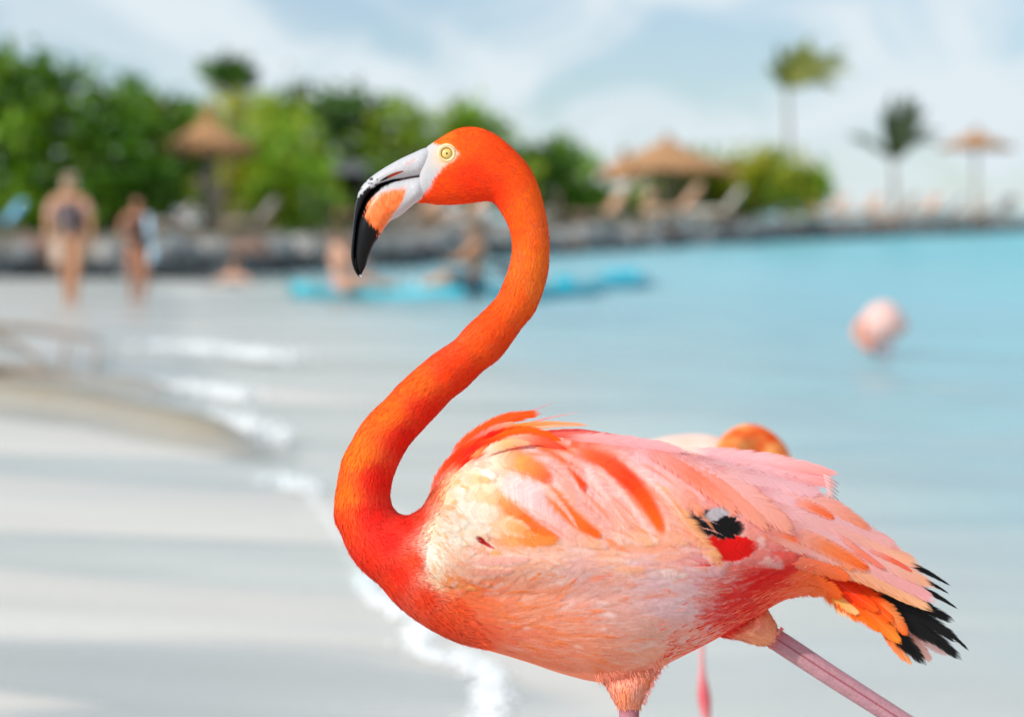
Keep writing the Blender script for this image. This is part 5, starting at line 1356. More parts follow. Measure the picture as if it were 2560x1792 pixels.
# plume tuft on the back
for (b0, c0_, t0, w, st, wa, pr) in [
    ((1075, 1262), (1100, 1150), (1200, 1100), 34, [(214, 110, 96), (226, 80, 40), ORR], (60, 60), None), ((1085, 1250), (1120, 1160), (1210, 1130), 34, [(210, 130, 126), (224, 100, 70), OR], (85, 95), None),
    ((1100, 1220), (1130, 1130), (1235, 1085), 40, [(226, 84, 40), ORR, OR], (70, 60), None), ((1130, 1180), (1180, 1110), (1270, 1095), 40, [ORR, (224, 30, 10), OR], (120, 110), None),
    ((1120, 1165), (1190, 1042), (1360, 1032), 40, [(226, 80, 40), (236, 84, 20), (238, 80, 14)], (30, 20), longp), ((1130, 1160), (1210, 1070), (1290, 1056), 30, [ORR, (230, 120, 110), (244, 170, 130)], (50, 30), None),
    ((1230, 1070), (1300, 1036), (1392, 1004), 9, [(214, 150, 150), (206, 150, 160)], (20, 16), wisp), ((1270, 1075), (1350, 1044), (1455, 1030), 9, [(226, 150, 140), (214, 160, 164)], (22, 20), wisp),
    ((1170, 1120), (1300, 1040), (1482, 1064), 30, [OR, (246, 140, 60), (244, 170, 130)], (50, 30), slim), ((1200, 1110), (1320, 1056), (1470, 1066), 16, [OR, (246, 190, 150), (244, 180, 150)], (60, 36), slim),
    ((1160, 1140), (1240, 1070), (1330, 1072), 34, [ORR, (222, 20, 6), OR], (90, 70), None), ((1210, 1112), (1330, 1050), (1410, 1112), 36, [OR, (242, 96, 10), OR], (110, 90), None),
    ((1240, 1105), (1360, 1075), (1440, 1150), 30, [(246, 200, 170), (226, 90, 60), (226, 40, 10)], (130, 130), None), ((1320, 1090), (1440, 1062), (1600, 1102), 20, [(206, 60, 50), (196, 70, 66), (214, 120, 116)], (60, 44), slim),
    ((1330, 1094), (1470, 1068), (1680, 1118), 22, [(222, 90, 70), (220, 110, 100), LV], (74, 50), slim), ((1200, 1140), (1260, 1095), (1330, 1110), 30, [CR, (246, 180, 120), (240, 160, 130)], (150, 140), None),
    ((1170, 1150), (1230, 1105), (1300, 1096), 22, [(246, 170, 100), ORR, (230, 60, 20)], (130, 120), None), ((1400, 1096), (1560, 1096), (1720, 1130), 40, [PK, LV, LV], (90, 70), longp)]:
    hero('plume', b0, c0_, t0, w, st, (0, 0), w_abs=wa, prof=pr)
# stiff frayed barbs at the end of the top tertial
fr = MB()
for k in range(9):
    y0 = 1196 + k * 5.5; a = B(2058 + k * 1.5, y0 - 10 + k, 60); b_ = B(2098 - (k % 3) * 4, y0 + 14 + k * 1.5, 62)
    fr.tube([a, (a + b_) / 2 + np.array([0, 0, .001]), b_], [.0010, .0008, .0003], 4)
tag(fr.build('frayed_barbs', simple('barb_pink', (0.78, 0.42, 0.40), 0.6, 0.1, 40, 0), bird, ORG), kind='stuff')

# ---- legs
def leg_colors(x, y, w, edge=.5):
    c = np.tile(lin((176, 128, 140)), (len(x), 1)); m_ = vn(x, y + w, .05, 2)[:, None]
    c = c * (1 - m_ * .25) + lin((196, 140, 128)) * m_ * .25
    k_ = vn(x * 1.0, y * 1.0 + w, .4, 12)[:, None]; c = c * (.86 + .26 * k_)
    return c
def leg_part(name, path, rads, w0, parent, seg=20, stripe=None, cols=None):
    """tapering limb along a px path"""
    path = np.asarray(path, float); t_ = np.gradient(path, axis=0); t_ /= np.linalg.norm(t_, axis=1)[:, None]
    nr = np.stack([-t_[:, 1], t_[:, 0]], -1); r = np.asarray(rads, float)[:, None]
    pr = [(*(p_ + n_ * q_), *(p_ - n_ * q_)) for p_, n_, q_ in zip(path, nr, r[:, 0])]
    pts, Fl = sweep(pr, rads, 80, seg, w0)
    x, y, w = pts[..., 0].ravel(), pts[..., 1].ravel(), pts[..., 2].ravel()
    c = leg_colors(x, y, w)
    if stripe is not None:
        a = np.tile(np.linspace(0, 2 * math.pi, seg, endpoint=False), 80)
        f = np.exp(-((a - stripe) / (.15 if seg < 40 else .085)) ** 2); c = c * (1 - f[:, None] * .9) + lin((128, 24, 44)) * f[:, None] * .9
        top_ = np.exp(-(np.repeat(np.linspace(0, 1, 80), seg) / .035) ** 2); c = c * (1 - top_[:, None]) + lin((156, 24, 50)) * top_[:, None]
    return mesh_obj(name, B(x, y, w), Fl, LEG_M, parent, ORG, col=c)
def foot(parent, px, py, w0, dirx=-1, spread=1.0):
    for k, (dx, dw, ln) in enumerate(((-150, -70, 1), (-175, 0, 1), (-150, 70, 1), (45, 0, 1))):
        leg_part('toe', [(px, py - 8), (px + dirx * -dx * .5, py - 3 + (0 if k < 3 else -4)), (px + dirx * -dx, py)], [14, 11, 5], np.array([w0, w0 + dw * .5 * spread, w0 + dw * spread]), parent, 12)
def thigh(name, prs, dep, w0, pal, parent):
    pts, Fl = sweep(prs, dep, 60, 40, w0)
    x, y, w = pts[..., 0].ravel(), pts[..., 1].ravel(), pts[..., 2].ravel()
    m_ = vn(x, y, .03, 6)[:, None]
    c = pig_gain(lin(pal[0])) * (1 - m_) + pig_gain(lin(pal[1])) * m_
    k_ = ss(np.repeat(np.linspace(0, 1, 60), 40), .35, .6)[:, None]; c = c * k_ + pig_gain(pigment(x, y)) * (1 - k_)
    o = mesh_obj(name, B(x, y, w), Fl, BODY_M, parent, ORG, col=c)
    G = pts; n_ = 2600; i_ = rng.integers(0, 56, n_); j_ = rng.integers(0, 40, n_); q_ = G[i_, j_]; ti = G[i_ + 3, j_] - q_; ln = np.linalg.norm(ti, axis=1); ti /= ln[:, None] + 1e-6
    tj = G[i_, (j_ + 1) % 40] - q_; nm = np.cross(ti, tj); nm /= np.linalg.norm(nm, axis=1)[:, None] + 1e-6
    oc = q_ - G.mean(1)[i_]; nm *= np.sign((oc * nm).sum(1))[:, None]
    q_ = q_ + ti * (rng.uniform(0, 1, n_) * ln / 3)[:, None] + tj * rng.uniform(0, 1, (n_, 1))
    sd = np.cross(nm, ti); L_ = rng.uniform(8, 20, n_)[:, None]; W_ = rng.uniform(1.2, 2.6, n_)[:, None]; ti = ti + rng.normal(size=(n_, 3)) * .12
    V_ = np.stack([q_, q_ + ti * L_ * .5 + sd * W_ + nm * .9, q_ + ti * L_ + nm * rng.uniform(.6, 1.8, (n_, 1)), q_ + ti * L_ * .5 - sd * W_ + nm * .9], 1).reshape(-1, 3)
    cc_ = c.reshape(60, 40, 3)[i_, j_] * rng.uniform(.95, 1.06, (n_, 1))
    d_ = mesh_obj('thigh_down', B(V_[:, 0], V_[:, 1], V_[:, 2]), np.arange(n_ * 4).reshape(-1, 4), F_DOWN, o, ORG, col=np.repeat(np.clip(cc_, 0, .97), 4, 0), fuv=np.tile([[0, 0, .2], [.4, .5, .2], [0, 1, .2], [-.4, .5, .2]], (n_, 1)))
    tag(d_, kind='stuff')
    return o
leg1 = leg_part('leg', [(1573, 1740), (1573, 1800), (1577, 2000), (1580, 2225), (1581, 2275), (1578, 2330), (1574, 2600), (1568, 2930), (1566, 2975)], [26, 25, 23, 24, 36, 24, 17, 17, 20], 40, bird, 20, 2.6)
foot(leg1, 1566, 2975, 40)
th1 = thigh('thigh', [(1440, 1640, 1700, 1600), (1480, 1680, 1680, 1640), (1508, 1706, 1650, 1676), (1520, 1724, 1632, 1704), (1534, 1750, 1613, 1738), (1545, 1766, 1602, 1762), (1550, 1774, 1598, 1772)],
            [40, 46, 50, 52, 42, 31, 25], np.array([0, 10, 25, 35, 40, 40, 40.0]), [(226, 134, 92), (218, 150, 130)], bird)
leg2 = leg_part('leg', [(1912, 1580), (1960, 1611), (2080, 1690), (2240, 1792), (2390, 1888), (2410, 1905), (2420, 1935), (2380, 2200), (2330, 2560), (2322, 2600)], [25, 27, 26, 25, 25, 34, 25, 17, 17, 19], -40, bird, 64, 1.66)
foot(leg2, 2322, 2600, -40, -1, .5)
th2 = thigh('thigh', [(1860, 1470, 1760, 1570), (1905, 1505, 1800, 1590), (1922, 1530, 1850, 1600), (1936, 1553, 1896, 1613), (1944, 1574, 1918, 1612), (1948, 1584, 1926, 1610)],
            [40, 42, 44, 38, 31, 26], np.array([-60, -60, -50, -42, -40, -40.0]), [(244, 160, 116), (236, 150, 124)], bird)
# soft fringe where the thigh feathers end and along the belly edge
def fringe(name, samples, parent):
    VV = []; CC = []
    for (x, y, dx, dy, ln, w, c) in samples:
        d_ = np.array([dx, dy]); d_ /= np.linalg.norm(d_); n_ = np.array([-d_[1], d_[0]]) * .9
        a = np.array([x, y]); e = a + d_ * ln
        VV += [(a[0] - n_[0], a[1] - n_[1], w), (a[0] + n_[0], a[1] + n_[1], w), (e[0], e[1], w + 1.5)]; CC += [pig_gain(lin(c))] * 3
    VV = np.array(VV); CC = np.array(CC)
    o = mesh_obj(name, B(VV[:, 0], VV[:, 1], VV[:, 2]), np.arange(len(VV)).reshape(-1, 3), F_DOWN, parent, ORG, col=CC, fuv=np.tile([[-.4, 0, .3], [.4, 0, .3], [0, 1, .3]], (len(VV) // 3, 1)))
    tag(o, kind='stuff')
sm = []
for k in range(170):
    a = rng.uniform(0, 6.28); sm.append((1573 + 29 * math.cos(a), 1757 + rng.uniform(-10, 8), math.cos(a) * .15, 1, rng.uniform(8, 20), 40 + 29 * math.sin(a), (236, 160, 124) if rng.uniform() < .6 else (214, 140, 130)))
for k in range(120):
    v = rng.uniform(); sm.append((1648 - 42 * v + rng.normal() * 2, 1672 + 84 * v, .55, .75, rng.uniform(6, 15), 40 + rng.normal() * 26, (232, 150, 140)))
fringe('thigh_fringe', sm, th1)
sm = []
for k in range(130):
    a = rng.uniform(0, 6.28); q_ = math.cos(a) * 30; sm.append((1936 + q_ * -.52, 1594 + q_ * .86 - 2, .84, .52, rng.uniform(5, 16), -40 + 30 * math.sin(a), (226, 110, 110) if rng.uniform() < .5 else (240, 160, 130)))
fringe('thigh_fringe', sm, th2)
sm = []
for k in range(420):
    v = rng.uniform(); x = 1640 + 390 * v; y = np.interp(x, bt_x, bt_y) - abs(rng.normal()) * 34 - 2
    wv = float(surf(x, y)) + 5
    sm.append((x, y, .85, -.42 + rng.normal() * .1, rng.uniform(14, 30), wv, [(216, 40, 20), (232, 100, 70), (206, 8, 5), (236, 130, 100)][rng.integers(0, 4)]))
for k in range(260):
    x = rng.uniform(1486, 1668); y = np.interp(x, bt_x, bt_y) - rng.uniform(2, 26)
    sm.append((x, y, .35 + rng.normal() * .15, .9, rng.uniform(12, 30), float(surf(x, y)) + 4 if y < np.interp(x, bt_x, bt_y) - 14 else 60 + rng.normal() * 25, [(226, 140, 110), (222, 130, 104), (230, 152, 124)][rng.integers(0, 3)]))
fringe('belly_fringe', sm, bird)

# ================================================================== TWO MORE FLAMINGOS
def pig_mesh(name, prs, dep, n, seg, w0, D, colf, mat, parent, org):
    pts, Fl = sweep(prs, dep, n, seg, w0)
    x, y, w = pts[..., 0].ravel(), pts[..., 1].ravel(), pts[..., 2].ravel()
    return mesh_obj(name, P(x, y, D - w * D / FPX), Fl, mat, parent, org, col=colf(x, y, w))
# the one resting on one leg behind
DB = 3.75
org2 = np.array(P(1756, 2420, DB))
org2[2] = float(sand_z(np.array(org2[0]), np.array(org2[1])))
b2 = empty('flamingo', org2); tag(b2, 'blurred flamingo with folded orange neck half hidden behind the foreground one', 'flamingo')
def c2(x, y, w):
    f = ss(x, 1780, 1800)[:, None]; m_ = vn(x, y, .03, 5)[:, None]
    return lin((248, 214, 200)) * (1 - f) * (1 - .15 * m_) + (lin((246, 110, 24)) * (1 - m_ * .6) + lin((230, 60, 10)) * m_ * .6) * f
pig_mesh('body', [(1430, 1235, 1434, 1250), (1470, 1195, 1480, 1290), (1550, 1130, 1560, 1400), (1640, 1098, 1650, 1450), (1720, 1086, 1730, 1450), (1790, 1092, 1800, 1430), (1860, 1130, 1850, 1370), (1910, 1180, 1890, 1300), (1925, 1230, 1915, 1250)],
         [10, 40, 100, 130, 140, 130, 100, 60, 8], 90, 40, 0, DB, lambda x, y, w: lin((248, 220, 208)) * (1 - .6 * vn(x * .5, y * 1.6, .03, 61)[:, None] ** 2) + lin((240, 150, 120)) * .6 * vn(x * .5, y * 1.6, .03, 61)[:, None] ** 2, BODY_M, b2, org2)
def nk(x, y, w):
    m_ = np.clip(vn(x, y + w, .045, 5) * 1.6 - .3, 0, 1)[:, None]
    return lin((252, 168, 96)) * (1 - m_) + lin((232, 72, 14)) * m_  # sunlit peach and deeper orange blotched into the neck colour
# neck folded: up from the breast, over, and back along the body with the head tucked
pth = np.array([(1900, 1260), (1940, 1200), (1930, 1140), (1895, 1102), (1862, 1096), (1835, 1112), (1824, 1150), (1815, 1200), (1780, 1240)], float)
rr_ = [46, 46, 42, 38, 36, 36, 38, 34, 30]
tg = np.gradient(pth, axis=0); tg /= np.linalg.norm(tg, axis=1)[:, None]; nr = np.stack([-tg[:, 1], tg[:, 0]], -1)
pig_mesh('neck', [(*(a + b_ * r), *(a - b_ * r)) for a, b_, r in zip(pth, nr, rr_)], rr_, 80, 24, np.array([0, 10, 30, 50, 70, 90, 110, 130, 140.0]), DB, nk, BODY_M, b2, org2)
pig_mesh('head', [(1800, 1215, 1812, 1275), (1770, 1212, 1780, 1290), (1735, 1225, 1745, 1295), (1710, 1245, 1712, 1290)], [26, 34, 34, 20], 40, 24, 140, DB, nk, BODY_M, b2, org2)
pig_mesh('bill', [(1722, 1240, 1724, 1292), (1690, 1258, 1692, 1305), (1665, 1285, 1678, 1318), (1655, 1318, 1668, 1330)], [22, 18, 12, 3], 40, 20, 140, DB, lambda x, y, w: np.where((x < 1684)[:, None], lin((12, 11, 12)), lin((236, 190, 170))), BILL_M, b2, org2)
def legc(x, y, w): 
    f = np.exp(-((y - 1740) / 55) ** 2)[:, None]
    return lin((214, 150, 152)) * (1 - f) + lin((206, 90, 98)) * f
def leg_prs(path, rad):
    path = np.asarray(path, float); tg = np.gradient(path, axis=0); tg /= np.linalg.norm(tg, axis=1)[:, None]; nr = np.stack([-tg[:, 1], tg[:, 0]], -1)
    return [(*(a + b_ * r), *(a - b_ * r)) for a, b_, r in zip(path, nr, rad)]
rad = [22, 9, 7, 7, 10, 15, 16, 11, 7, 7, 7, 9]
gy2 = 1280 * 0 + float(896 - 0)  # ground row for this distance
zg = org2[2]; py_g = 530 + (CAM_H - zg) * FPX / DB
pig_mesh('leg', leg_prs([(1750, 1400), (1752, 1480), (1754, 1560), (1755, 1650), (1756, 1690), (1759, 1725), (1762, 1755), (1766, 1800), (1766, 1850), (1764, 2000), (1760, py_g - 60), (1758, py_g - 8)], rad), rad, 120, 16, 20, DB, legc, LEG_M, b2, org2)
pig_mesh('tucked_leg', leg_prs([(1700, 1390), (1690, 1430), (1650, 1438), (1560, 1400)], [20, 12, 10, 8]), [20, 12, 10, 8], 40, 14, 40, DB, legc, LEG_M, b2, org2)
for dx, dw in ((-90, -45), (-105, 0), (-90, 45), (28, 0)):
    rr = [9, 7, 3]; pig_mesh('toe', leg_prs([(1758, py_g - 9), (1758 + dx * .5, py_g - 5), (1758 + dx, py_g - 3)], rr), rr, 20, 10, np.array([20, 20 + dw * .5, 20 + dw]), DB, legc, LEG_M, b2, org2)

# the pale one wading far out on the right
DF = 18.6
org3 = np.array(P(2205, 900, DF)); org3[2] = 0
b3 = empty('flamingo', org3); tag(b3, 'pale pink flamingo wading far out in the water at the right', 'flamingo')
def c3(x, y, w):
    f = (ss(y, 800, 860) * .3)[:, None]; return lin((236, 188, 178)) * (1 - f) + lin((246, 170, 150)) * f
pig_mesh('body', [(2150, 822, 2154, 838), (2160, 785, 2168, 858), (2182, 762, 2186, 862), (2212, 754, 2214, 858), (2240, 766, 2240, 848), (2258, 790, 2258, 832), (2272, 814, 2268, 826)], [8, 34, 44, 48, 40, 24, 6], 50, 30, 0, DF, c3, BODY_M, b3, org3)
pth = [(2162, 800), (2146, 818), (2142, 838), (2152, 852), (2166, 862)]; rr = [13, 10, 9, 8.5, 8]
pig_mesh('neck', leg_prs(pth, rr), rr, 40, 14, np.array([20, 34, 38, 38, 36.0]), DF, lambda x, y, w: np.tile(lin((242, 160, 130)), (len(x), 1)), BODY_M, b3, org3)
pig_mesh('head', [(2160, 852, 2158, 872), (2172, 852, 2170, 878), (2184, 858, 2180, 880)], [9, 12, 8], 24, 14, 36, DF, lambda x, y, w: np.tile(lin((242, 150, 120)), (len(x), 1)), BODY_M, b3, org3)
pig_mesh('bill', [(2182, 862, 2180, 878), (2192, 872, 2186, 884), (2192, 888, 2188, 890)], [7, 5, 1], 20, 12, 36, DF, lambda x, y, w: np.tile(lin((30, 26, 28)), (len(x), 1)), BILL_M, b3, org3)
for dx, w0 in ((2204, 16), (2222, -14)):
    rr = [7, 4, 3.4, 3.4]; pig_mesh('leg', leg_prs([(dx, 845), (dx + 1, 866), (dx, 890), (dx, 930)], rr), rr, 30, 10, w0, DF, lambda x, y, w: np.tile(lin((226, 140, 140)), (len(x), 1)), LEG_M, b3, org3)

# ================================================================== PEOPLE AND BOATS
def skin_mesh(name, verts, edges, radii, mat, parent, org, root_i=0, sub=2, roots=None):
    me = bpy.data.meshes.new(name)
    me.from_pydata([tuple(float(q) for q in v) for v in verts], edges, [])
    me.materials.append(mat)
    o = bpy.data.objects.new(name, me); COL.objects.link(o)
    o.modifiers.new('skin', 'SKIN').use_smooth_shade = True
    for i, d in enumerate(me.skin_vertices[0].data):
        r = radii[i]; d.radius = (r, r) if isinstance(r, float) else r
        d.use_root = (i == root_i) or (roots is not None and i in roots)
    s = o.modifiers.new('smooth', 'SUBSURF'); s.levels = sub; s.render_levels = sub
    o.parent = parent
    return o
def skin_mat(name, c):
    m, t = new_mat(name)
    p = node(t, 'ShaderNodeBsdfPrincipled'); p.inputs['Roughness'].default_value = 0.5
    tc = node(t, 'ShaderNodeTexCoord'); n = noise(t, tc.outputs['Object'], 9, 3)
    cc = mixcol(t, maprange(t, n, .3, .7), tuple(np.array(c) * .9), tuple(np.minimum(1, np.array(c) * 1.08)))
    t.links.new(cc, p.inputs['Base Color'])
    p.inputs['Subsurface Weight'].default_value = 0.08; p.inputs['Subsurface Scale'].default_value = 0.01
    return finish(m, t, p.outputs[0])
STAND = dict(pelvis=(0, 0, .52), waist=(0, 0, .61), chest=(0, .005, .72), nbase=(0, -.005, .805), neck=(0, .0, .85), head=(0, .018, .895), top=(0, .006, .955),
             nose=(0, .072, .90), shL=(-.105, 0, .79), elL=(-.135, -.01, .64), wrL=(-.14, .05, .51), haL=(-.14, .065, .465),
             shR=(.105, 0, .79), elR=(.135, -.01, .64), wrR=(.14, .05, .51), haR=(.14, .065, .465),
             hiL=(-.055, 0, .49), knL=(-.055, .03, .28), anL=(-.05, -.02, .045), toL=(-.055, .08, .018),
             hiR=(.055, 0, .49), knR=(.055, .03, .28), anR=(.05, -.02, .045), toR=(.055, .08, .018))
RAD = dict(pelvis=(.092, .07), waist=(.072, .058), chest=(.092, .066), nbase=.05, neck=.030, head=.049, top=.040, nose=.010,
           sh=.040, el=.027, wr=.018, ha=(.022, .012), hi=.068, kn=.042, an=.024, to=(.026, .016))
EDG = [('pelvis', 'waist'), ('waist', 'chest'), ('chest', 'nbase'), ('nbase', 'neck'), ('neck', 'head'), ('head', 'top'), ('head', 'nose')]
for sd in 'LR':
    EDG += [('nbase', 'sh' + sd), ('sh' + sd, 'el' + sd), ('el' + sd, 'wr' + sd), ('wr' + sd, 'ha' + sd), ('pelvis', 'hi' + sd), ('hi' + sd, 'kn' + sd), ('kn' + sd, 'an' + sd), ('an' + sd, 'to' + sd)]
def person(label, loc, H, rz, mskin, mhair, clothes, pose=None, hair_len=.12, hair_bun=False, group=None, fat=1.0):
    J = dict(STAND); J.update(pose or {})
    root = empty('person', loc); root.rotation_euler = (0, 0, rz); tag(root, label, 'person', group)
    names = list(J.keys())
    V = [np.array(J[k]) * H for k in names]
    def rad(k, f=1.0):
        r = RAD.get(k, RAD.get(k[:2]))
        f = f * H * (fat if k[:2] not in ('he', 'to', 'no', 'ne') or k.startswith('to') and len(k) == 3 else 1)
        return tuple(q * f for q in r) if isinstance(r, tuple) else float(r * f)
    E = [(names.index(a), names.index(b)) for a, b in EDG]
    rd = [rad(k) for k in names]
    roots = []
    for sd in 'LR':                        # five fingers on each hand
        h = np.array(J['ha' + sd]); w = np.array(J['wr' + sd]); d = h - w; d /= np.linalg.norm(d) + 1e-9
        ac = np.array([1.0, 0, 0]) if abs(d[0]) < .7 else np.array([0, 1.0, 0])
        ac -= d * (ac @ d); ac /= np.linalg.norm(ac)
        nn = np.cross(d, ac)
        for k, (o_, ln) in enumerate(((-.012, .036), (-.004, .043), (.004, .041), (.012, .032), (.018, .030))):
            b0 = h + ac * o_ + (d * .0 if k < 4 else -d * .022)
            dr = d + nn * .25 if k < 4 else d * .6 + ac * .8
            i0 = len(V)
            V += [b0 * H, (b0 + dr * ln * .55) * H, (b0 + dr * ln + nn * ln * .3) * H]
            rd += [.0052 * H, .0048 * H, .004 * H]
            E += [(i0, i0 + 1), (i0 + 1, i0 + 2)]; roots.append(i0)
    skin_mesh('body', V, E, rd, mskin, root, loc, names.index('pelvis'), 2, roots)
    hd = np.array(J['head']); tp = np.array(J['top'])
    up = tp - hd
    hv = [hd + up * 1.05 + np.array([0, -.012, .0]), hd + np.array([0, -.030, .03]), hd + np.array([0, -.040, -.02]), hd + np.array([0, -.042, -hair_len])]
    hr = [.050 * H, .056 * H, .046 * H, .026 * H]
    if hair_bun:
        hv[3] = hd + np.array([0, -.075, .05]); hr[3] = .03 * H
    hv2 = [v * H for v in hv]
    skin_mesh('hair', hv2, [(0, 1), (1, 2), (2, 3) if not hair_bun else (1, 3)], hr, mhair, root, loc, 1, 2)
    eye = MB()
    for s_ in (-1, 1):
        eye.ball((hd + np.array([s_ * .019, .046, .008])) * H, .0065 * H, 8, 5)
    eye.build('eyes', MATS['eye_dark'], root)
    for (nm, mat, keys, edges, f) in clothes:
        skin_mesh(nm, [np.array(J[k]) * H for k in keys], edges, [rad(k, f) for k in keys], mat, root, loc, 0, 2)
    return root
simple('eye_dark', (0.02, 0.015, 0.01), 0.3, 0.1, 5, 0)
sk_tan = skin_mat('skin_tan', (0.52, 0.25, 0.13)); sk_brown = skin_mat('skin_brown', (0.40, 0.17, 0.09)); sk_fair = skin_mat('skin_fair', (0.60, 0.33, 0.22))
hair_b = simple('hair_brown', (0.16, 0.10, 0.06), 0.6, 0.3, 30, 0.3); hair_g = simple('hair_grey_blond', (0.40, 0.33, 0.24), 0.6, 0.2, 30, 0.3)
cl_grey = simple('patterned_grey', (0.11, 0.085, 0.095), 0.85, 0.7, 28, 0.1); cl_blk = simple('black_swimsuit', (0.012, 0.014, 0.02), 0.7, 0.2, 10, 0.1)
cl_sky = simple('light_blue_towel', (0.42, 0.66, 0.82), 0.9, 0.2, 8, 0.2); cl_pink = simple('pink_top', (0.75, 0.22, 0.32), 0.8, 0.2, 8, 0.1)
cl_white = simple('pale_bag', (0.60, 0.44, 0.34), 0.85, 0.15, 8, 0.2); cl_peach = simple('peach_cover_up', (0.66, 0.36, 0.26), 0.85, 0.25, 12, 0.1)
cl_dkb = simple('dark_shorts', (0.03, 0.05, 0.07), 0.8, 0.2, 8, 0.1); cl_teal = simple('pale_teal_vest', (0.45, 0.62, 0.58), 0.8, 0.15, 8, 0.1)
TORSO = (['pelvis', 'waist', 'chest', 'hiL', 'hiR', 'nbase'], [(0, 1), (1, 2), (0, 3), (0, 4), (2, 5)], 1.24)
WALK = dict(knL=(-.045, .07, .28), anL=(-.03, .03, .045), toL=(-.035, .12, .018), knR=(.045, .0, .28), anR=(.03, -.10, .06), toR=(.035, -.01, .02))
px0, D1 = 176, 29.0
gz = lambda x, y: max(0.0, float(sand_z(np.array(x), np.array(y))))
x1 = (px0 - 1280) / FPX * D1
person('woman in grey patterned swimsuit with peach sleeves walking on the beach', (x1, D1, gz(x1, D1)), 1.60, R(185), sk_tan, hair_g,
       [('swimsuit', cl_grey, TORSO[0], TORSO[1], 1.36),
        ('sleeve', cl_peach, ['shL', 'elL'], [(0, 1)], 1.35), ('sleeve', cl_peach, ['shR', 'elR'], [(0, 1)], 1.35)],
       dict(WALK, elL=(-.15, 0, .65), wrL=(-.16, .03, .52), haL=(-.16, .03, .475), elR=(.16, .01, .65), wrR=(.15, .08, .53), haR=(.15, .09, .485)), .10, fat=1.02)
bag = MB(); bx_ = x1 - .13; bag.box((bx_, D1 - .12, gz(x1, D1) + .66), (.15, .10, .30), taper=.8)
bo = bag.build('bag', cl_white, None, smooth=False)
st = MB(); st.tube([(bx_ - .08, D1 - .12, gz(x1, D1) + .82), (bx_ - .04, D1 - .12, gz(x1, D1) + 1.08), (bx_ + .04, D1 - .12, gz(x1, D1) + 1.08), (bx_ + .08, D1 - .12, gz(x1, D1) + .82)], .012, 6)
st.build('strap', cl_white, bo)
tag(bo, 'pale cloth bag hanging at the side of the woman in grey', 'bag')
D2 = 30.5; x2 = (345 - 1280) / FPX * D2
person('woman in black swimsuit wading at the water edge with arms folded', (x2, D2, -.04), 1.42, R(200), sk_brown, hair_b,
       [('swimsuit', cl_blk, TORSO[0], TORSO[1], 1.42)],
       dict(WALK, elL=(-.15, .02, .67), wrL=(-.03, .09, .69), haL=(.02, .095, .70), elR=(.15, .02, .66), wrR=(.05, .09, .64), haR=(.0, .10, .65)), .05, True)
tw = MB(); q = np.array([x2 + .16, D2 - .05, .0])
tw.box(q + np.array([0, 0, .93]), (.07, .10, .36), ry=R(-6), taper=.8); tw.box(q + np.array([.03, .01, .60]), (.06, .08, .22), ry=R(8), taper=1.1)
tag(tw.build('towel', cl_sky, None), 'light blue towel over the arm of the woman in black', 'towel')
# bather in front of the rocks
D3 = 40.0; x3 = (586 - 1280) / FPX * D3
person('bather up to the chest in water before the rocks', (x3, D3, -1.22), 1.62, R(170), sk_fair, hair_b, [('swimsuit', cl_dkb, *TORSO)],
       dict(elL=(-.2, .06, .72), wrL=(-.22, .16, .70), haL=(-.22, .2, .70), elR=(.2, .06, .72), wrR=(.22, .16, .70), haR=(.22, .2, .70)), .06)

# ---- kayaks
kay_t = simple('kayak_turquoise', (0.01, 0.42, 0.54), 0.3, 0.08, 3, 0.05, 0.5, 0, .2)
kay_p = simple('kayak_pale', (0.40, 0.78, 0.86), 0.35, 0.08, 3, 0.05, 0.5)
pad_b = simple('paddle_black', (0.05, 0.05, 0.06), 0.5, 0.2, 6, 0.05)
def kayak(label, c, length, width, rz, mat, deck, up=.13):
    root = empty('kayak', c); root.rotation_euler = (0, 0, rz); tag(root, label, 'kayak')
    n = 33; v = np.linspace(-1, 1, n)
    half = width / 2 * np.maximum(0.03, (1 - np.abs(v) ** 2.4)) ** 0.75
    rise = up * np.abs(v) ** 3
    sec = [(-1, .12), (-.92, .02), (-.55, -.08), (0, -.10), (.55, -.08), (.92, .02), (1, .12), (.80, .13), (.62, .07), (0, .05), (-.62, .07), (-.80, .13)]
    V = [(v[i] * length / 2, half[i] * a, z + rise[i]) for i in range(n) for (a, z) in sec]
    k = len(sec)
    Fl = [(i * k + j, i * k + (j + 1) % k, (i + 1) * k + (j + 1) % k, (i + 1) * k + j) for i in range(n - 1) for j in range(k)]
    Fl += [tuple(range(k)), tuple((n - 1) * k + j for j in range(k - 1, -1, -1))]
    mesh_obj('hull', V, Fl, mat, root)
    for sx in (-.48, .42):
        mb = MB(); mb.box((sx * length / 2, 0, .13), (.42, width * .55, .06), taper=.9); mb.box((sx * length / 2 - .22 * np.sign(-sx) * -1, 0, .18), (.06, width * .5, .14), taper=.85)
        mb.build('seat', deck, root, smooth=False)
    for sx in (-.85, .85):
        mb = MB(); mb.ball((sx * length / 2, 0, .13 + up * .6), (.10, .05, .03), 10, 6); mb.build('grab_handle', deck, root)
    return root
DK = 32.0
def kp(px, D, z): return np.array([(px - 1280) / FPX * D, D, z])
kay_m = simple('kayak_pale_turquoise', (0.05, 0.46, 0.56), 0.3, 0.4, 1.6, 0.05, 0.5, 0, .2)
kayak('pale turquoise kayak with two riders left of the flamingo neck', kp(975, DK, 0.0), 2.65, .56, R(6), kay_m, kay_p)
kayak('turquoise kayak pointing away just right of the flamingo neck', kp(1375, DK + .8, 0.02), 3.0, .60, R(60), kay_t, kay_t, .04)
kayak('smallest turquoise kayak farthest right of the flamingo neck', kp(1555, DK + 4.5, 0.03), 2.6, .62, R(70), kay_t, kay_t, .04)
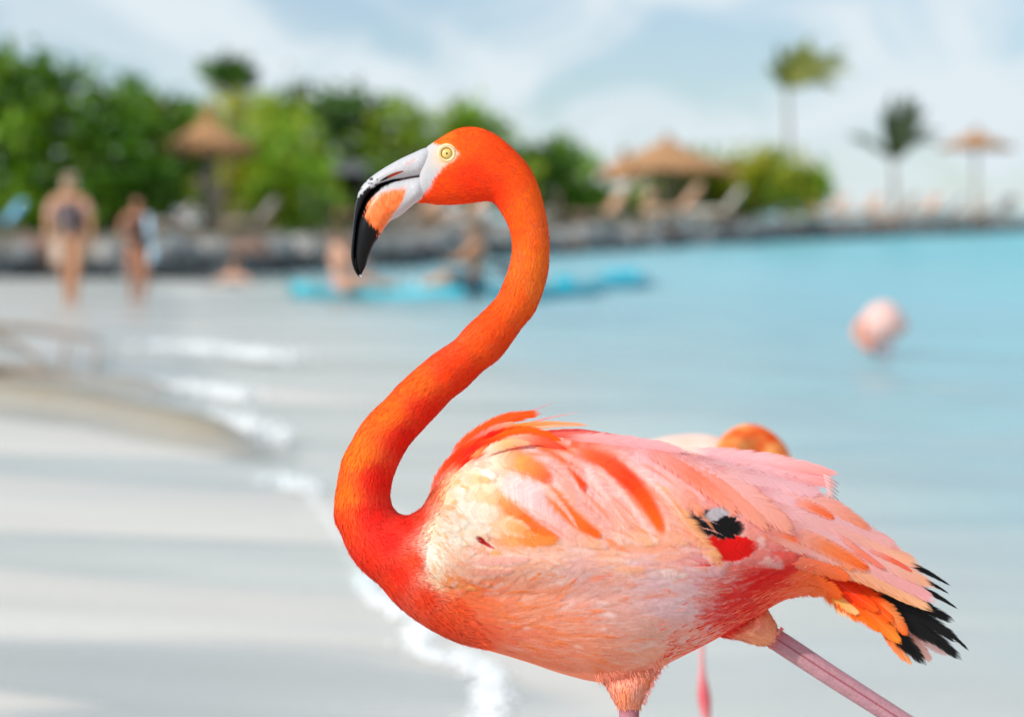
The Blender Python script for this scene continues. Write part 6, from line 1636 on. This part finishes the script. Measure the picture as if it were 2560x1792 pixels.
SIT = dict(pelvis=(0, 0, .06), waist=(0, -.01, .15), chest=(0, -.01, .27), nbase=(0, -.01, .355), neck=(0, 0, .40), head=(0, .018, .445), top=(0, .006, .505), nose=(0, .072, .45),
           hiL=(-.06, .03, .05), hiR=(.06, .03, .05), knL=(-.08, .22, .12), knR=(.08, .22, .12), anL=(-.06, .42, .03), anR=(.06, .42, .03), toL=(-.06, .46, .07), toR=(.06, .46, .07),
           shL=(-.105, 0, .34), shR=(.105, 0, .34), elL=(-.16, .08, .25), elR=(.16, .08, .25), wrL=(-.17, .19, .27), wrR=(.17, .19, .23), haL=(-.17, .225, .275), haR=(.17, .225, .235))
person('kayak rider in a pink top at the left end of the pale kayak', tuple(kp(846, DK - .2, .10)), 1.62, R(-80), sk_fair, hair_b,
       [('pink_top', cl_pink, ['pelvis', 'waist', 'hiL', 'hiR'], [(0, 1), (0, 2), (0, 3)], 1.14)], SIT, .08, fat=1.15)
person('kayak rider with dark shorts leaning back with paddle beside the flamingo neck', tuple(kp(1190, DK + .1, .10)), 1.72, R(80), sk_tan, hair_b,
       [('shorts', cl_dkb, ['pelvis', 'hiL', 'hiR', 'knL', 'knR'], [(0, 1), (0, 2), (1, 3), (2, 4)], 1.12), ('vest', cl_teal, ['waist', 'chest'], [(0, 1)], 1.1)], SIT, .06, fat=1.1)
pd = MB(); a = kp(1095, DK - .2, .62); b_ = kp(1240, DK - .1, .42)
pd.tube([a, b_], .016, 8)
po = pd.build('paddle', pad_b); tag(po, 'dark paddle held across the kayak by the rider near the neck', 'paddle')
for e, sg in ((a, -1), (b_, 1)):
    mb = MB(); d = (b_ - a) / np.linalg.norm(b_ - a); mb.box(e + d * sg * .18, (.40, .02, .16), ry=math.asin(-d[2]) , taper=.9); mb.build('blade', pad_b, po)

# ---- driftwood on the beach at the left
dw = simple('driftwood', (0.24, 0.18, 0.14), 0.9, 0.3, 6, 0.5)
def dpt(px, py, z=0.05):
    x, D = waterpt(px, py); return np.array([x, D, max(0, float(sand_z(x, D))) + z])
def bez(a, b, c, n=8):
    v = np.linspace(0, 1, n)[:, None]; return (1 - v) ** 2 * a + 2 * v * (1 - v) * b + v * v * c
root = empty('driftwood_branch', dpt(-10, 960, 0)); rl = np.array(root.location)
tag(root, 'forked driftwood branch lying on wet sand at the left edge', 'driftwood')
for (a, b_, c, r0) in [((-60, 960, .06), (60, 950, .04), (200, 968, .05), .030), ((-40, 870, .05), (30, 905, .2), (120, 962, .04), .030),
                       ((-40, 838, .05), (120, 842, .06), (245, 868, .04), .030), ((150, 962, .03), (158, 925, .12), (168, 870, .05), .014), ((230, 966, .03), (240, 930, .1), (250, 872, .05), .014)]:
    mb = MB(); mb.tube(bez(dpt(*a), dpt(*b_), dpt(*c), 10), np.linspace(r0 * 1.2, r0 * .5, 10), 8)
    mb.build('limb', dw, root, rl)
